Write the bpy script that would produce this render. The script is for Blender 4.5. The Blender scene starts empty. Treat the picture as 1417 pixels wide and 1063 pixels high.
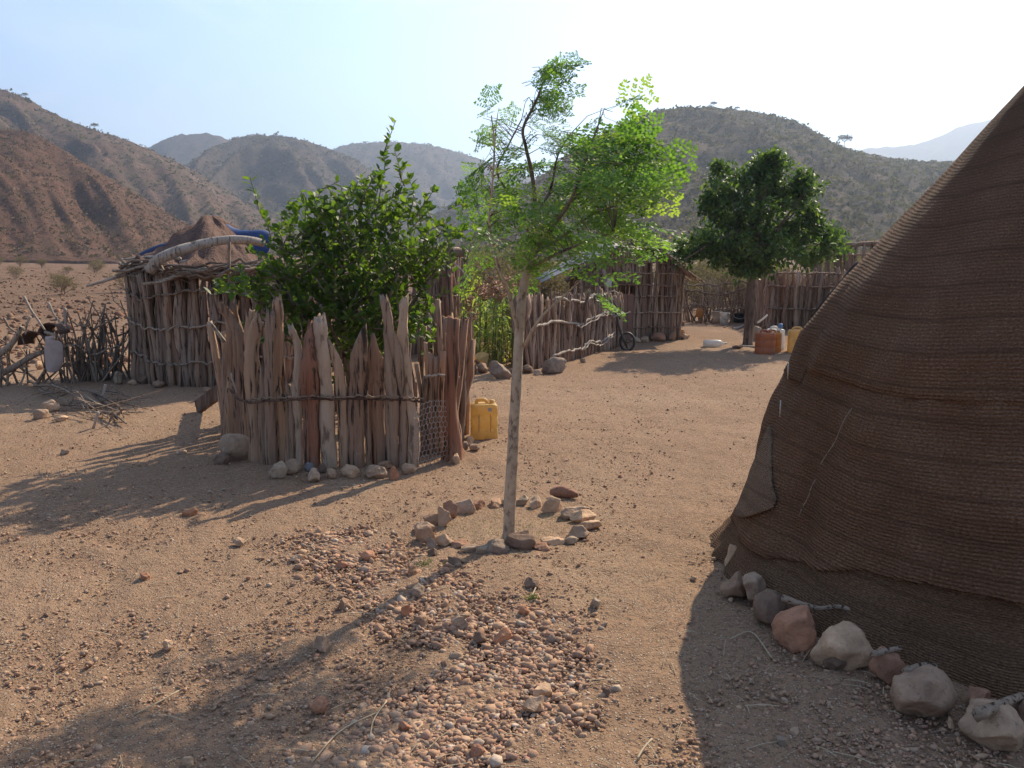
import bpy, bmesh, math, random
import numpy as np
from mathutils import Vector, Matrix, Euler, Quaternion
from mathutils import noise as mnoise

S = bpy.context.scene
C = S.collection
R = random.Random(11)
rad = math.radians

# ------------------------------------------------------------------ camera
FPX, CXP, CYP, HORIZON = 1227.0, 708.5, 531.5, 347.0
EYE = 1.65
PITCH = math.atan((CYP - HORIZON) / FPX)
cd = bpy.data.cameras.new('camera')
cam = bpy.data.objects.new('camera', cd)
C.objects.link(cam)
cam.location = (0, 0, EYE)
cam.rotation_euler = (math.pi / 2 - PITCH, 0, 0)
cd.sensor_width = 36
cd.sensor_fit = 'HORIZONTAL'
cd.lens = 36 * FPX / 1417
cd.clip_start = 0.05
cd.clip_end = 20000
S.camera = cam

# ------------------------------------------------------------------ sun and sky
SUN_AZ, SUN_EL = rad(33), rad(37)          # azimuth measured from +Y towards +X
SUN_DIR = Vector((math.sin(SUN_AZ) * math.cos(SUN_EL), math.cos(SUN_AZ) * math.cos(SUN_EL), math.sin(SUN_EL)))
W = bpy.data.worlds.new('World')
S.world = W
W.use_nodes = True
nt = W.node_tree
nt.nodes.clear()
sky = nt.nodes.new('ShaderNodeTexSky')
sky.sky_type = 'NISHITA'
sky.sun_disc = False
sky.sun_elevation = SUN_EL
sky.sun_rotation = SUN_AZ
sky.altitude = 700
sky.air_density = 1.0
sky.dust_density = 0.15
sky.ozone_density = 2.5
tc = nt.nodes.new('ShaderNodeTexCoord')
# thin cirrus: stretched noise over the whole sky
mp = nt.nodes.new('ShaderNodeMapping')
mp.inputs['Rotation'].default_value = (0.2, 0.35, 0.5)
mp.inputs['Scale'].default_value = (1.3, 4.2, 5.0)
nz = nt.nodes.new('ShaderNodeTexNoise')
nz.inputs['Scale'].default_value = 1.6
nz.inputs['Detail'].default_value = 7
nz.inputs['Roughness'].default_value = 0.55
nz.inputs['Distortion'].default_value = 0.6
rp = nt.nodes.new('ShaderNodeValToRGB')
rp.color_ramp.elements[0].position = 0.50
rp.color_ramp.elements[0].color = (0, 0, 0, 1)
rp.color_ramp.elements[1].position = 0.74
rp.color_ramp.elements[1].color = (0.55, 0.55, 0.55, 1)
mixc = nt.nodes.new('ShaderNodeMix')
mixc.data_type = 'RGBA'
mixc.blend_type = 'MIX'
bg = nt.nodes.new('ShaderNodeBackground')
bg.inputs['Strength'].default_value = 0.108
out = nt.nodes.new('ShaderNodeOutputWorld')
L = nt.links.new
L(tc.outputs['Generated'], mp.inputs['Vector'])
L(mp.outputs['Vector'], nz.inputs['Vector'])
L(nz.outputs['Fac'], rp.inputs['Fac'])
L(rp.outputs['Color'], mixc.inputs['Factor'])
L(sky.outputs['Color'], mixc.inputs['A'])
mixc.inputs['B'].default_value = (6.5, 6.7, 7.0, 1)
L(mixc.outputs['Result'], bg.inputs['Color'])
L(bg.outputs['Background'], out.inputs['Surface'])

sl = bpy.data.lights.new('sun', 'SUN')
sl.energy = 4.4
sl.angle = rad(0.53)
sl.color = (1.0, 0.87, 0.68)
so = bpy.data.objects.new('sun', sl)
C.objects.link(so)
so.rotation_euler = (-SUN_DIR).to_track_quat('-Z', 'Y').to_euler()
so.location = (10, 15, 30)

S.view_settings.view_transform = 'Standard'
S.view_settings.look = 'None'
S.view_settings.gamma = 1
S.view_settings.use_curve_mapping = False
S.view_settings.exposure = 1.13
S.cycles.max_bounces = 8
S.cycles.diffuse_bounces = 5
S.cycles.transmission_bounces = 4
S.cycles.volume_bounces = 0

# ------------------------------------------------------------------ geometry of the picture
SP, CP = math.sin(PITCH), math.cos(PITCH)


def ray(px, py):
    u, v = (px - CXP) / FPX, (CYP - py) / FPX
    return Vector((u, CP + v * SP, -SP + v * CP))


def G(px, py, z=0.0):
    d = ray(px, py)
    t = (z - EYE) / d.z
    return Vector((d.x * t, d.y * t, z))


def P(px, py, Y):
    d = ray(px, py)
    t = Y / d.y
    return Vector((d.x * t, Y, EYE + d.z * t))


def relief(x, y):
    """Gentle height of the ground, metres."""
    r = math.hypot(x, y)
    h = 0.035 * mnoise.noise((x * 0.35, y * 0.35, 3.1)) + 0.018 * mnoise.noise((x * 1.1, y * 1.1, 7.7))
    if r > 26:
        k = min(1, (r - 26) / 60)
        h += k * 0.9 * mnoise.noise((x * 0.03, y * 0.03, 1.3))
    return h


def on(p, dz=0.0):
    return Vector((p[0], p[1], relief(p[0], p[1]) + dz))


# ------------------------------------------------------------------ materials
def new_mat(name, rough=0.9, spec=0.2):
    m = bpy.data.materials.new(name)
    m.use_nodes = True
    b = m.node_tree.nodes['Principled BSDF']
    b.inputs['Roughness'].default_value = rough
    b.inputs['Specular IOR Level'].default_value = spec
    return m, m.node_tree, b


def nd(t, kind, **kw):
    n = t.nodes.new(kind)
    for k, v in kw.items():
        if k in n.inputs:
            n.inputs[k].default_value = v
        else:
            setattr(n, k, v)
    return n


def coords(t, which='Object', scale=(1, 1, 1)):
    c = t.nodes.new('ShaderNodeTexCoord')
    m = t.nodes.new('ShaderNodeMapping')
    m.inputs['Scale'].default_value = scale
    t.links.new(c.outputs[which], m.inputs['Vector'])
    return m.outputs['Vector']


def noise(t, vec, scale, detail=5, rough=0.6, dist=0.0):
    n = nd(t, 'ShaderNodeTexNoise', Scale=scale, Detail=detail, Roughness=rough, Distortion=dist)
    if vec is not None:
        t.links.new(vec, n.inputs['Vector'])
    return n.outputs['Fac']


def ramp(t, fac, stops, interp='LINEAR'):
    r = t.nodes.new('ShaderNodeValToRGB')
    r.color_ramp.interpolation = interp
    els = r.color_ramp.elements
    while len(els) < len(stops):
        els.new(0.5)
    for e, (p, c) in zip(els, stops):
        e.position = p
        e.color = (*c, 1) if len(c) == 3 else c
    t.links.new(fac, r.inputs['Fac'])
    return r.outputs['Color']


def mix(t, fac, a, b, blend='MIX'):
    m = t.nodes.new('ShaderNodeMix')
    m.data_type = 'RGBA'
    m.blend_type = blend
    for s, v in (('Factor', fac), ('A', a), ('B', b)):
        if isinstance(v, (int, float)):
            m.inputs[s].default_value = v
        elif isinstance(v, tuple):
            m.inputs[s].default_value = (*v, 1) if len(v) == 3 else v
        else:
            t.links.new(v, m.inputs[s])
    return m.outputs['Result']


def bump(t, bsdf, height, strength=0.5, dist=0.01, prev=None):
    b = nd(t, 'ShaderNodeBump', Strength=strength, Distance=dist)
    t.links.new(height, b.inputs['Height'])
    if prev is not None:
        t.links.new(prev, b.inputs['Normal'])
    t.links.new(b.outputs['Normal'], bsdf.inputs['Normal'])
    return b.outputs['Normal']


def math_n(t, op, a, b=None):
    m = t.nodes.new('ShaderNodeMath')
    m.operation = op
    for i, v in enumerate((a, b)):
        if v is None:
            continue
        if isinstance(v, (int, float)):
            m.inputs[i].default_value = v
        else:
            t.links.new(v, m.inputs[i])
    return m.outputs[0]


def obj_random(t):
    return t.nodes.new('ShaderNodeObjectInfo').outputs['Random']


def wood_mat(name, tones, crack=(0.05, 0.035, 0.025), sx=38, sz=2.6, bstr=0.7):
    """Weathered split wood: long fibres, cracks, one tone per pole."""
    m, t, b = new_mat(name, 0.9, 0.15)
    v = coords(t, 'Object', (sx, sx, sz))
    v2 = coords(t, 'Object', (7, 7, 2.2))
    rnd = obj_random(t)
    n = len(tones)
    tone = ramp(t, rnd, [(i / n, c) for i, c in enumerate(tones)], 'CONSTANT')
    fib = noise(t, v, 1.0, 6, 0.62, 0.4)
    big = noise(t, v2, 1.0, 4, 0.6)
    tone = mix(t, ramp(t, fib, [(0.25, (0.0,) * 3), (0.8, (1,) * 3)]), mix(t, 1.0, tone, (0.62, 0.58, 0.55), 'MULTIPLY'), mix(t, 1.0, tone, (1.22, 1.2, 1.17), 'MULTIPLY'))
    tone = mix(t, ramp(t, big, [(0.42, (0.0,) * 3), (0.72, (0.55,) * 3)]), tone, (0.33, 0.235, 0.17))
    crk = ramp(t, fib, [(0.38, (1,) * 3), (0.455, (0,) * 3)])
    col = mix(t, crk, tone, crack)
    t.links.new(col, b.inputs['Base Color'])
    nn = bump(t, b, big, 0.5, 0.02)
    bump(t, b, fib, min(1, bstr * 1.3), 0.02, nn)
    return m


def rock_mat(name, tones, speck=(0.13, 0.10, 0.08), sc=1.0):
    m, t, b = new_mat(name, 0.92, 0.15)
    v = coords(t, 'Object', (sc, sc, sc))
    rnd = obj_random(t)
    n = len(tones)
    tone = ramp(t, rnd, [(i / n, c) for i, c in enumerate(tones)], 'CONSTANT')
    a = noise(t, v, 9, 8, 0.65)
    tone = mix(t, ramp(t, a, [(0.35, (0,) * 3), (0.7, (1,) * 3)]), mix(t, 1.0, tone, (0.68, 0.66, 0.64), 'MULTIPLY'), mix(t, 1.0, tone, (1.2, 1.18, 1.15), 'MULTIPLY'))
    f = noise(t, v, 60, 4, 0.6)
    tone = mix(t, ramp(t, f, [(0.56, (0,) * 3), (0.72, (0.6,) * 3)]), tone, speck)
    t.links.new(tone, b.inputs['Base Color'])
    nn = bump(t, b, a, 0.8, 0.03)
    bump(t, b, f, 0.5, 0.006, nn)
    return m


def leaf_mat(name, tones, trans=0.45, rough=0.45, spec=0.4, source='random'):
    """Two-sided leaf that lets the light through."""
    m, t, b = new_mat(name, rough, spec)
    if source == 'random':
        r = obj_random(t)
    else:
        a = t.nodes.new('ShaderNodeAttribute')
        a.attribute_name = 'tint'
        r = a.outputs['Fac']
    n = len(tones) - 1
    c = ramp(t, r, [(i / n, x) for i, x in enumerate(tones)])
    t.links.new(c, b.inputs['Base Color'])
    tr = nd(t, 'ShaderNodeBsdfTranslucent')
    t.links.new(mix(t, 1.0, c, (1.6, 1.75, 0.62), 'MULTIPLY'), tr.inputs['Color'])
    ms = nd(t, 'ShaderNodeMixShader')
    ms.inputs[0].default_value = trans
    t.links.new(b.outputs[0], ms.inputs[1])
    t.links.new(tr.outputs[0], ms.inputs[2])
    t.links.new(ms.outputs[0], t.nodes['Material Output'].inputs['Surface'])
    return m


def plain_mat(name, col, rough=0.6, spec=0.3, dirt=(0.25, 0.17, 0.11), amount=0.5, sc=14, metallic=0.0, glow=0.0):
    m, t, b = new_mat(name, rough, spec)
    v = coords(t, 'Object')
    n1 = noise(t, v, sc, 6, 0.65)
    c = mix(t, ramp(t, n1, [(0.45, (0,) * 3), (0.75, (amount,) * 3)]), col, dirt)
    n2 = noise(t, v, sc * 5, 3, 0.6)
    c = mix(t, ramp(t, n2, [(0.55, (0,) * 3), (0.8, (amount * 0.6,) * 3)]), c, dirt)
    t.links.new(c, b.inputs['Base Color'])
    b.inputs['Metallic'].default_value = metallic
    bump(t, b, n1, 0.15, 0.01)
    if glow:
        tr = nd(t, 'ShaderNodeBsdfTranslucent')
        t.links.new(c, tr.inputs['Color'])
        ms = nd(t, 'ShaderNodeMixShader')
        ms.inputs[0].default_value = glow
        t.links.new(b.outputs[0], ms.inputs[1])
        t.links.new(tr.outputs[0], ms.inputs[2])
        t.links.new(ms.outputs[0], t.nodes['Material Output'].inputs['Surface'])
    return m


M = {}
GREYS = [(0.27, 0.19, 0.14), (0.34, 0.225, 0.155), (0.23, 0.155, 0.11), (0.38, 0.27, 0.195), (0.30, 0.175, 0.118), (0.31, 0.23, 0.18), (0.20, 0.135, 0.10)]
M['pole'] = wood_mat('weathered_pole', GREYS)
M['pole_red'] = wood_mat('reddish_pole', [(0.37, 0.25, 0.172), (0.46, 0.32, 0.225), (0.33, 0.205, 0.14), (0.51, 0.37, 0.27), (0.41, 0.29, 0.21), (0.28, 0.18, 0.125)])
M['stake'] = wood_mat('split_stake', [(0.47, 0.30, 0.19), (0.52, 0.345, 0.225), (0.385, 0.225, 0.14), (0.36, 0.245, 0.17), (0.48, 0.285, 0.17), (0.33, 0.20, 0.13)], sx=30, sz=2.2)
M['stake_red'] = wood_mat('red_heartwood_stake', [(0.31, 0.135, 0.08), (0.27, 0.12, 0.07)], sx=28, sz=1.6)
M['stake_pale'] = wood_mat('pale_barkless_stake', [(0.53, 0.385, 0.27), (0.48, 0.345, 0.24)], crack=(0.2, 0.13, 0.09), sx=14, sz=4, bstr=0.4)
M['stick'] = wood_mat('dry_stick', [(0.34, 0.27, 0.21), (0.27, 0.20, 0.15), (0.42, 0.34, 0.26), (0.20, 0.145, 0.11), (0.31, 0.225, 0.16)], sx=50, sz=8)
M['driftwood'] = wood_mat('bleached_branch', [(0.47, 0.41, 0.34), (0.43, 0.37, 0.31)], crack=(0.16, 0.12, 0.09), sx=30, sz=5, bstr=0.4)
M['dark_wood'] = wood_mat('dark_plank', [(0.10, 0.055, 0.038), (0.09, 0.05, 0.036)])
M['stake_grey_stick'] = wood_mat('old_grey_stick', [(0.36, 0.27, 0.20), (0.33, 0.25, 0.18)], sx=40, sz=40, bstr=0.6)
M['bark'] = wood_mat('tree_bark', [(0.21, 0.165, 0.125), (0.20, 0.155, 0.12)], sx=22, sz=6)
M['moringa_bark'] = wood_mat('smooth_pale_bark', [(0.50, 0.40, 0.285), (0.50, 0.395, 0.28)], crack=(0.20, 0.14, 0.095), sx=26, sz=16, bstr=0.35)
M['dark_bark'] = wood_mat('dark_rough_bark', [(0.135, 0.092, 0.066), (0.13, 0.09, 0.065)], sx=22, sz=7)
ROCKS = [(0.45, 0.275, 0.17), (0.38, 0.235, 0.15), (0.46, 0.31, 0.205), (0.38, 0.205, 0.13), (0.31, 0.23, 0.17), (0.43, 0.32, 0.225)]
M['rock'] = rock_mat('rough_stone', ROCKS)
M['rock_grey'] = rock_mat('grey_stone', [(0.41, 0.28, 0.19), (0.45, 0.315, 0.22), (0.37, 0.245, 0.165)])
M['rock_dark'] = rock_mat('dark_stone', [(0.20, 0.13, 0.09), (0.23, 0.15, 0.105)])
M['rock_orange'] = rock_mat('orange_stone', [(0.52, 0.255, 0.14), (0.47, 0.235, 0.14)])
M['rock_pale'] = rock_mat('pale_stone', [(0.56, 0.375, 0.24), (0.59, 0.39, 0.245), (0.51, 0.35, 0.235)], speck=(0.28, 0.17, 0.11))
M['rock_blue'] = rock_mat('bluish_stone', [(0.235, 0.225, 0.225), (0.23, 0.22, 0.22)])
M['wire'] = plain_mat('rusty_wire', (0.40, 0.36, 0.32), 0.55, 0.4, (0.25, 0.16, 0.1), 0.6, 40, 0.2)
M['yellow'] = plain_mat('yellow_plastic', (0.76, 0.54, 0.20), 0.5, 0.4, (0.40, 0.25, 0.12), 0.6, 9, 0.0, 0.5)
M['orange'] = plain_mat('orange_plastic', (0.55, 0.17, 0.06), 0.5, 0.4, (0.28, 0.15, 0.09), 0.7, 9, 0.0, 0.35)
M['orange_deep'] = plain_mat('amber_plastic', (0.62, 0.27, 0.06), 0.5, 0.4, (0.3, 0.16, 0.09), 0.35, 9, 0.0, 0.4)
M['white'] = plain_mat('white_plastic', (0.74, 0.71, 0.66), 0.45, 0.4, (0.45, 0.35, 0.27), 0.35, 12, 0.0, 0.4)
M['cream'] = plain_mat('cream_plastic', (0.55, 0.45, 0.34), 0.5, 0.3, (0.35, 0.25, 0.18), 0.5, 12)
M['blue_cap'] = plain_mat('blue_plastic', (0.09, 0.22, 0.46), 0.45, 0.4, (0.2, 0.2, 0.2), 0.3, 20)
M['sticker'] = plain_mat('grey_sticker', (0.36, 0.37, 0.40), 0.5, 0.3, (0.3, 0.25, 0.2), 0.4, 40)
M['black'] = plain_mat('black_plastic', (0.022, 0.02, 0.02), 0.55, 0.35, (0.10, 0.07, 0.05), 0.35, 12)
M['dark_metal'] = plain_mat('dark_metal_tube', (0.07, 0.065, 0.055), 0.45, 0.5, (0.14, 0.08, 0.05), 0.6, 30, 0.5)
M['tarp'] = plain_mat('blue_tarpaulin', (0.022, 0.05, 0.15), 0.55, 0.3, (0.012, 0.016, 0.04), 0.85, 9)
M['tarp_dark'] = plain_mat('navy_tarpaulin', (0.014, 0.026, 0.075), 0.6, 0.25, (0.012, 0.014, 0.03), 0.7, 9)
M['sack'] = plain_mat('pale_woven_sack', (0.58, 0.47, 0.42), 0.85, 0.1, (0.36, 0.25, 0.2), 0.5, 16, 0.0, 0.3)
M['hide'] = plain_mat('dark_brown_hide', (0.13, 0.075, 0.055), 0.85, 0.15, (0.2, 0.13, 0.09), 0.5, 12)
M['sheet'] = plain_mat('corrugated_iron', (0.30, 0.285, 0.27), 0.7, 0.3, (0.22, 0.15, 0.11), 0.8, 6, 0.1)
M['rust_sheet'] = plain_mat('rusty_sheet', (0.17, 0.105, 0.08), 0.8, 0.2, (0.10, 0.055, 0.04), 0.7, 6)
M['door'] = plain_mat('faded_brown_board', (0.30, 0.165, 0.115), 0.8, 0.2, (0.2, 0.12, 0.09), 0.5, 9)
M['card'] = plain_mat('pale_card', (0.60, 0.57, 0.52), 0.7, 0.2, (0.3, 0.26, 0.22), 0.3, 60)


def mud_mat():
    m, t, b = new_mat('red_mud', 0.95, 0.08)
    v = coords(t, 'Object')
    a = noise(t, v, 3.2, 8, 0.65, 0.3)
    c = ramp(t, a, [(0.3, (0.105, 0.065, 0.05)), (0.52, (0.165, 0.102, 0.078)), (0.72, (0.235, 0.15, 0.115))])
    f = noise(t, v, 28, 5, 0.6)
    c = mix(t, ramp(t, f, [(0.6, (0,) * 3), (0.75, (0.5,) * 3)]), c, (0.33, 0.22, 0.15))
    t.links.new(c, b.inputs['Base Color'])
    nn = bump(t, b, a, 0.9, 0.12)
    bump(t, b, f, 0.8, 0.035, nn)
    return m


M['mud'] = mud_mat()


def ground_mat():
    m, t, b = new_mat('stony_earth', 0.96, 0.06)
    v = coords(t, 'Object')
    big = noise(t, v, 0.28, 5, 0.6, 0.4)
    c = ramp(t, big, [(0.3, (0.235, 0.142, 0.084)), (0.5, (0.315, 0.200, 0.122)), (0.7, (0.39, 0.265, 0.166))])
    mid = noise(t, v, 2.3, 7, 0.65)
    c = mix(t, ramp(t, mid, [(0.38, (0,) * 3), (0.7, (0.75,) * 3)]), c, (0.315, 0.19, 0.118))
    fine = noise(t, v, 34, 7, 0.72)
    c = mix(t, ramp(t, fine, [(0.34, (0.85,) * 3), (0.5, (0,) * 3)]), c, (0.15, 0.092, 0.062))
    # grit too small to build: cells with their own tone
    vo = nd(t, 'ShaderNodeTexVoronoi', Scale=85.0, Randomness=1.0)
    t.links.new(v, vo.inputs['Vector'])
    sep = t.nodes.new('ShaderNodeSeparateColor')
    t.links.new(vo.outputs['Color'], sep.inputs[0])
    grit = ramp(t, sep.outputs[0], [(0.0, (0.20, 0.13, 0.09)), (0.45, (0.33, 0.22, 0.145)), (0.7, (0.46, 0.35, 0.25)), (1.0, (0.58, 0.47, 0.36))])
    keep = math_n(t, 'MULTIPLY', ramp(t, vo.outputs['Distance'], [(0.25, (1,) * 3), (0.5, (0,) * 3)]), ramp(t, sep.outputs[1], [(0.3, (0,) * 3), (0.45, (1,) * 3)]))
    c = mix(t, keep, c, grit)
    # the plain beyond the yard is darker, grey-green with stones and dry tufts
    geo = t.nodes.new('ShaderNodeTexCoord')
    ln = t.nodes.new('ShaderNodeVectorMath')
    ln.operation = 'LENGTH'
    t.links.new(geo.outputs['Object'], ln.inputs[0])
    farm = nd(t, 'ShaderNodeMapRange')
    farm.inputs['From Min'].default_value = 15
    farm.inputs['From Max'].default_value = 27
    t.links.new(ln.outputs['Value'], farm.inputs['Value'])
    fb = noise(t, v, 0.7, 6, 0.7)
    plain = ramp(t, fb, [(0.35, (0.10, 0.066, 0.042)), (0.5, (0.165, 0.10, 0.066)), (0.66, (0.225, 0.135, 0.088))])
    c = mix(t, math_n(t, 'MULTIPLY', farm.outputs[0], 0.85), c, plain)
    t.links.new(c, b.inputs['Base Color'])
    h = math_n(t, 'ADD', fine, math_n(t, 'MULTIPLY', keep, 0.6))
    nn = bump(t, b, mid, 0.6, 0.07)
    bump(t, b, h, 0.9, 0.018, nn)
    return m


M['ground'] = ground_mat()


def gravel_mat(name='gravel_stone', k=1.0):
    m, t, b = new_mat(name, 0.94, 0.08)
    a = t.nodes.new('ShaderNodeAttribute')
    a.attribute_name = 'tint'
    c = ramp(t, a.outputs['Fac'], [(0.0, (0.26, 0.155, 0.10)), (0.18, (0.35, 0.21, 0.135)), (0.36, (0.45, 0.265, 0.16)), (0.52, (0.33, 0.235, 0.165)), (0.68, (0.50, 0.325, 0.20)), (0.82, (0.40, 0.21, 0.135)), (0.95, (0.49, 0.37, 0.265)), (1.0, (0.56, 0.45, 0.35))])
    if k != 1:
        c = mix(t, 1.0, c, (k, k * 0.88, k * 0.82), 'MULTIPLY')
    v = coords(t, 'Object')
    n = noise(t, v, 120, 4, 0.6)
    c = mix(t, ramp(t, n, [(0.4, (0,) * 3), (0.75, (0.45,) * 3)]), c, (0.20, 0.135, 0.10))
    t.links.new(c, b.inputs['Base Color'])
    bump(t, b, n, 0.4, 0.004)
    return m


M['gravel'] = gravel_mat()
M['field'] = gravel_mat('field_stone', 0.55)


def hill_mat(name, soil, scrub, pale, sc=1.0, green=0.5):
    m, t, b = new_mat(name, 0.97, 0.04)
    v = coords(t, 'Object', (sc, sc, sc))
    a = noise(t, v, 0.035, 8, 0.6, 0.5)
    c = ramp(t, a, [(0.3, tuple(x * 0.75 for x in soil)), (0.52, soil), (0.72, pale)])
    g = noise(t, v, 0.11, 9, 0.74, 0.4)
    c = mix(t, ramp(t, g, [(0.42, (0,) * 3), (0.58, (green,) * 3)]), c, scrub)
    d = noise(t, v, 0.9, 6, 0.75)
    c = mix(t, ramp(t, d, [(0.36, (0.75,) * 3), (0.52, (0,) * 3)]), c, tuple(x * 0.38 for x in scrub))
    t.links.new(c, b.inputs['Base Color'])
    nn = bump(t, b, g, 0.7, 5.0)
    bump(t, b, d, 0.6, 0.9, nn)
    return m


def mat_cloth(name, base, stripe, rib, tilt=0.0):
    """Woven fibre matting: horizontal ribs with warp threads and faded patches."""
    m, t, b = new_mat(name, 0.93, 0.1)
    v = coords(t, 'UV')
    wv = nd(t, 'ShaderNodeTexWave', wave_type='BANDS', bands_direction='Y', Scale=rib, Distortion=2.6, Detail=3.0)
    wv.inputs['Detail Scale'].default_value = 0.6
    t.links.new(v, wv.inputs['Vector'])
    warp = nd(t, 'ShaderNodeTexWave', wave_type='BANDS', bands_direction='X', Scale=rib * 1.3, Distortion=1.2, Detail=2.0)
    t.links.new(v, warp.inputs['Vector'])
    pat = noise(t, v, 1.5, 8, 0.7, 0.6)
    c = ramp(t, pat, [(0.3, tuple(x * 0.7 for x in base)), (0.5, base), (0.72, stripe)])
    st = noise(t, coords(t, 'UV', (0.35, 9.0, 1)), 1.0, 4, 0.6)
    c = mix(t, ramp(t, st, [(0.52, (0,) * 3), (0.68, (0.7,) * 3)]), c, tuple(x * 0.52 for x in base))
    ln = nd(t, 'ShaderNodeTexWave', wave_type='BANDS', bands_direction='Y', Scale=2.3, Distortion=1.4, Detail=3.0)
    ln.inputs['Detail Scale'].default_value = 1.2
    t.links.new(v, ln.inputs['Vector'])
    c = mix(t, ramp(t, ln.outputs['Fac'], [(0.0, (0.5,) * 3), (0.06, (0,) * 3)]), c, tuple(x * 0.35 for x in base))
    fz = noise(t, coords(t, 'UV', (70, 150, 1)), 1.0, 3, 0.7)
    c = mix(t, ramp(t, fz, [(0.38, (0.85,) * 3), (0.58, (0,) * 3)]), c, tuple(x * 0.4 for x in base))
    c = mix(t, ramp(t, fz, [(0.58, (0,) * 3), (0.75, (0.6,) * 3)]), c, tuple(min(1, x * 1.7) for x in stripe))
    c = mix(t, ramp(t, wv.outputs['Fac'], [(0.0, (0.5,) * 3), (0.4, (0,) * 3)]), c, tuple(x * 0.5 for x in base))
    t.links.new(c, b.inputs['Base Color'])
    h = math_n(t, 'ADD', wv.outputs['Fac'], math_n(t, 'MULTIPLY', warp.outputs['Fac'], 0.35))
    nn = bump(t, b, h, 0.9, 0.008)
    bump(t, b, fz, 0.5, 0.004, nn)
    return m


M['mat'] = mat_cloth('woven_fibre_mat', (0.205, 0.108, 0.060), (0.285, 0.165, 0.097), 21)
M['mat_lower'] = mat_cloth('smooth_brown_mat', (0.235, 0.132, 0.074), (0.29, 0.172, 0.10), 34)
M['mat_flap'] = mat_cloth('pale_brown_mat', (0.34, 0.225, 0.145), (0.39, 0.26, 0.17), 40)


# ------------------------------------------------------------------ mesh helpers
class MB:
    def __init__(self):
        self.v, self.f = [], []

    def add(self, verts, faces):
        b = len(self.v)
        self.v.extend(tuple(p) for p in verts)
        self.f.extend(tuple(i + b for i in f) for f in faces)

    def tube(self, pts, rads, n=6, rough=0.0, seed=0, cap=True, flat=1.0, jag=0.0):
        pts = [Vector(p) for p in pts]
        rr = random.Random(seed)
        if not hasattr(rads, '__len__'):
            rads = [rads] * len(pts)
        base = len(self.v)
        prev = None
        m = len(pts)
        ang_off = rr.random() * 6.28
        for i, p in enumerate(pts):
            d = (pts[min(i + 1, m - 1)] - pts[max(i - 1, 0)])
            if d.length < 1e-9:
                d = Vector((0, 0, 1))
            d.normalize()
            if prev is None:
                a = Vector((1, 0, 0)) if abs(d.x) < 0.8 else Vector((0, 1, 0))
                u = (a - d * a.dot(d)).normalized()
            else:
                u = (prev - d * prev.dot(d)).normalized()
            prev = u
            w = d.cross(u)
            for k in range(n):
                t = 2 * math.pi * k / n + ang_off
                q = rads[i]
                if rough:
                    q *= 1 + rough * mnoise.noise((math.cos(t) * 1.5 + seed * 3.7, math.sin(t) * 1.5, i * 0.16 + seed)) * 1.5 + rough * 0.8 * mnoise.noise((math.cos(t) * 4 + seed, math.sin(t) * 4, i * 0.3))
                o = (u * math.cos(t) + w * math.sin(t) * flat) * q
                if jag and i == m - 1:
                    o += d * rr.uniform(-jag, jag)
                self.v.append(tuple(p + o))
        for i in range(m - 1):
            for k in range(n):
                a, b2 = base + i * n + k, base + i * n + (k + 1) % n
                self.f.append((a, b2, b2 + n, a + n))
        if cap:
            for i, rev in ((0, True), (m - 1, False)):
                c = sum((Vector(self.v[base + i * n + k]) for k in range(n)), Vector()) / n
                ci = len(self.v)
                self.v.append(tuple(c))
                for k in range(n):
                    a, b2 = base + i * n + k, base + i * n + (k + 1) % n
                    self.f.append((b2, a, ci) if rev else (a, b2, ci))
        return self

    def box(self, c, s, rot=None):
        x, y, z = s[0] / 2, s[1] / 2, s[2] / 2
        vs = [Vector((a * x, b * y, d * z)) for a in (-1, 1) for b in (-1, 1) for d in (-1, 1)]
        if rot is not None:
            vs = [rot @ q for q in vs]
        self.add([q + Vector(c) for q in vs], [(0, 1, 3, 2), (4, 6, 7, 5), (0, 4, 5, 1), (2, 3, 7, 6), (0, 2, 6, 4), (1, 5, 7, 3)])
        return self

    def mesh(self, name, mat, smooth=True):
        me = bpy.data.meshes.new(name)
        me.from_pydata(self.v, [], self.f)
        me.update()
        if smooth:
            me.shade_smooth()
        if mat is not None:
            me.materials.append(mat)
        return me

    def build(self, name, mat, parent=None, smooth=True, loc=None):
        """One object; its origin goes to loc (or to the parent's base)."""
        if loc is None and parent is not None:
            loc = parent.location.copy()
        if loc is not None:
            lx, ly, lz = loc
            self.v = [(a - lx, b - ly, c - lz) for a, b, c in self.v]
        return put(self.mesh(name, mat, smooth), name, parent, loc or (0, 0, 0))


def put(me, name, parent=None, loc=(0, 0, 0), rot=None, scale=None):
    o = bpy.data.objects.new(name, me)
    C.objects.link(o)
    loc = Vector(loc)
    if parent is not None:
        o.parent = parent
        loc = loc - parent.location
    o.location = loc
    if rot is not None:
        if isinstance(rot, Quaternion):
            o.rotation_mode = 'QUATERNION'
            o.rotation_quaternion = rot
        else:
            o.rotation_euler = rot
    if scale is not None:
        o.scale = scale
    return o


def tag(o, label=None, cat=None, group=None, kind=None):
    for k, v in (('label', label), ('category', cat), ('group', group), ('kind', kind)):
        if v:
            o[k] = v
    return o


def thing(name, label, cat, loc, group=None):
    o = bpy.data.objects.new(name, None)
    o.empty_display_size = 0.2
    C.objects.link(o)
    o.location = loc
    return tag(o, label, cat, group)


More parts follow.
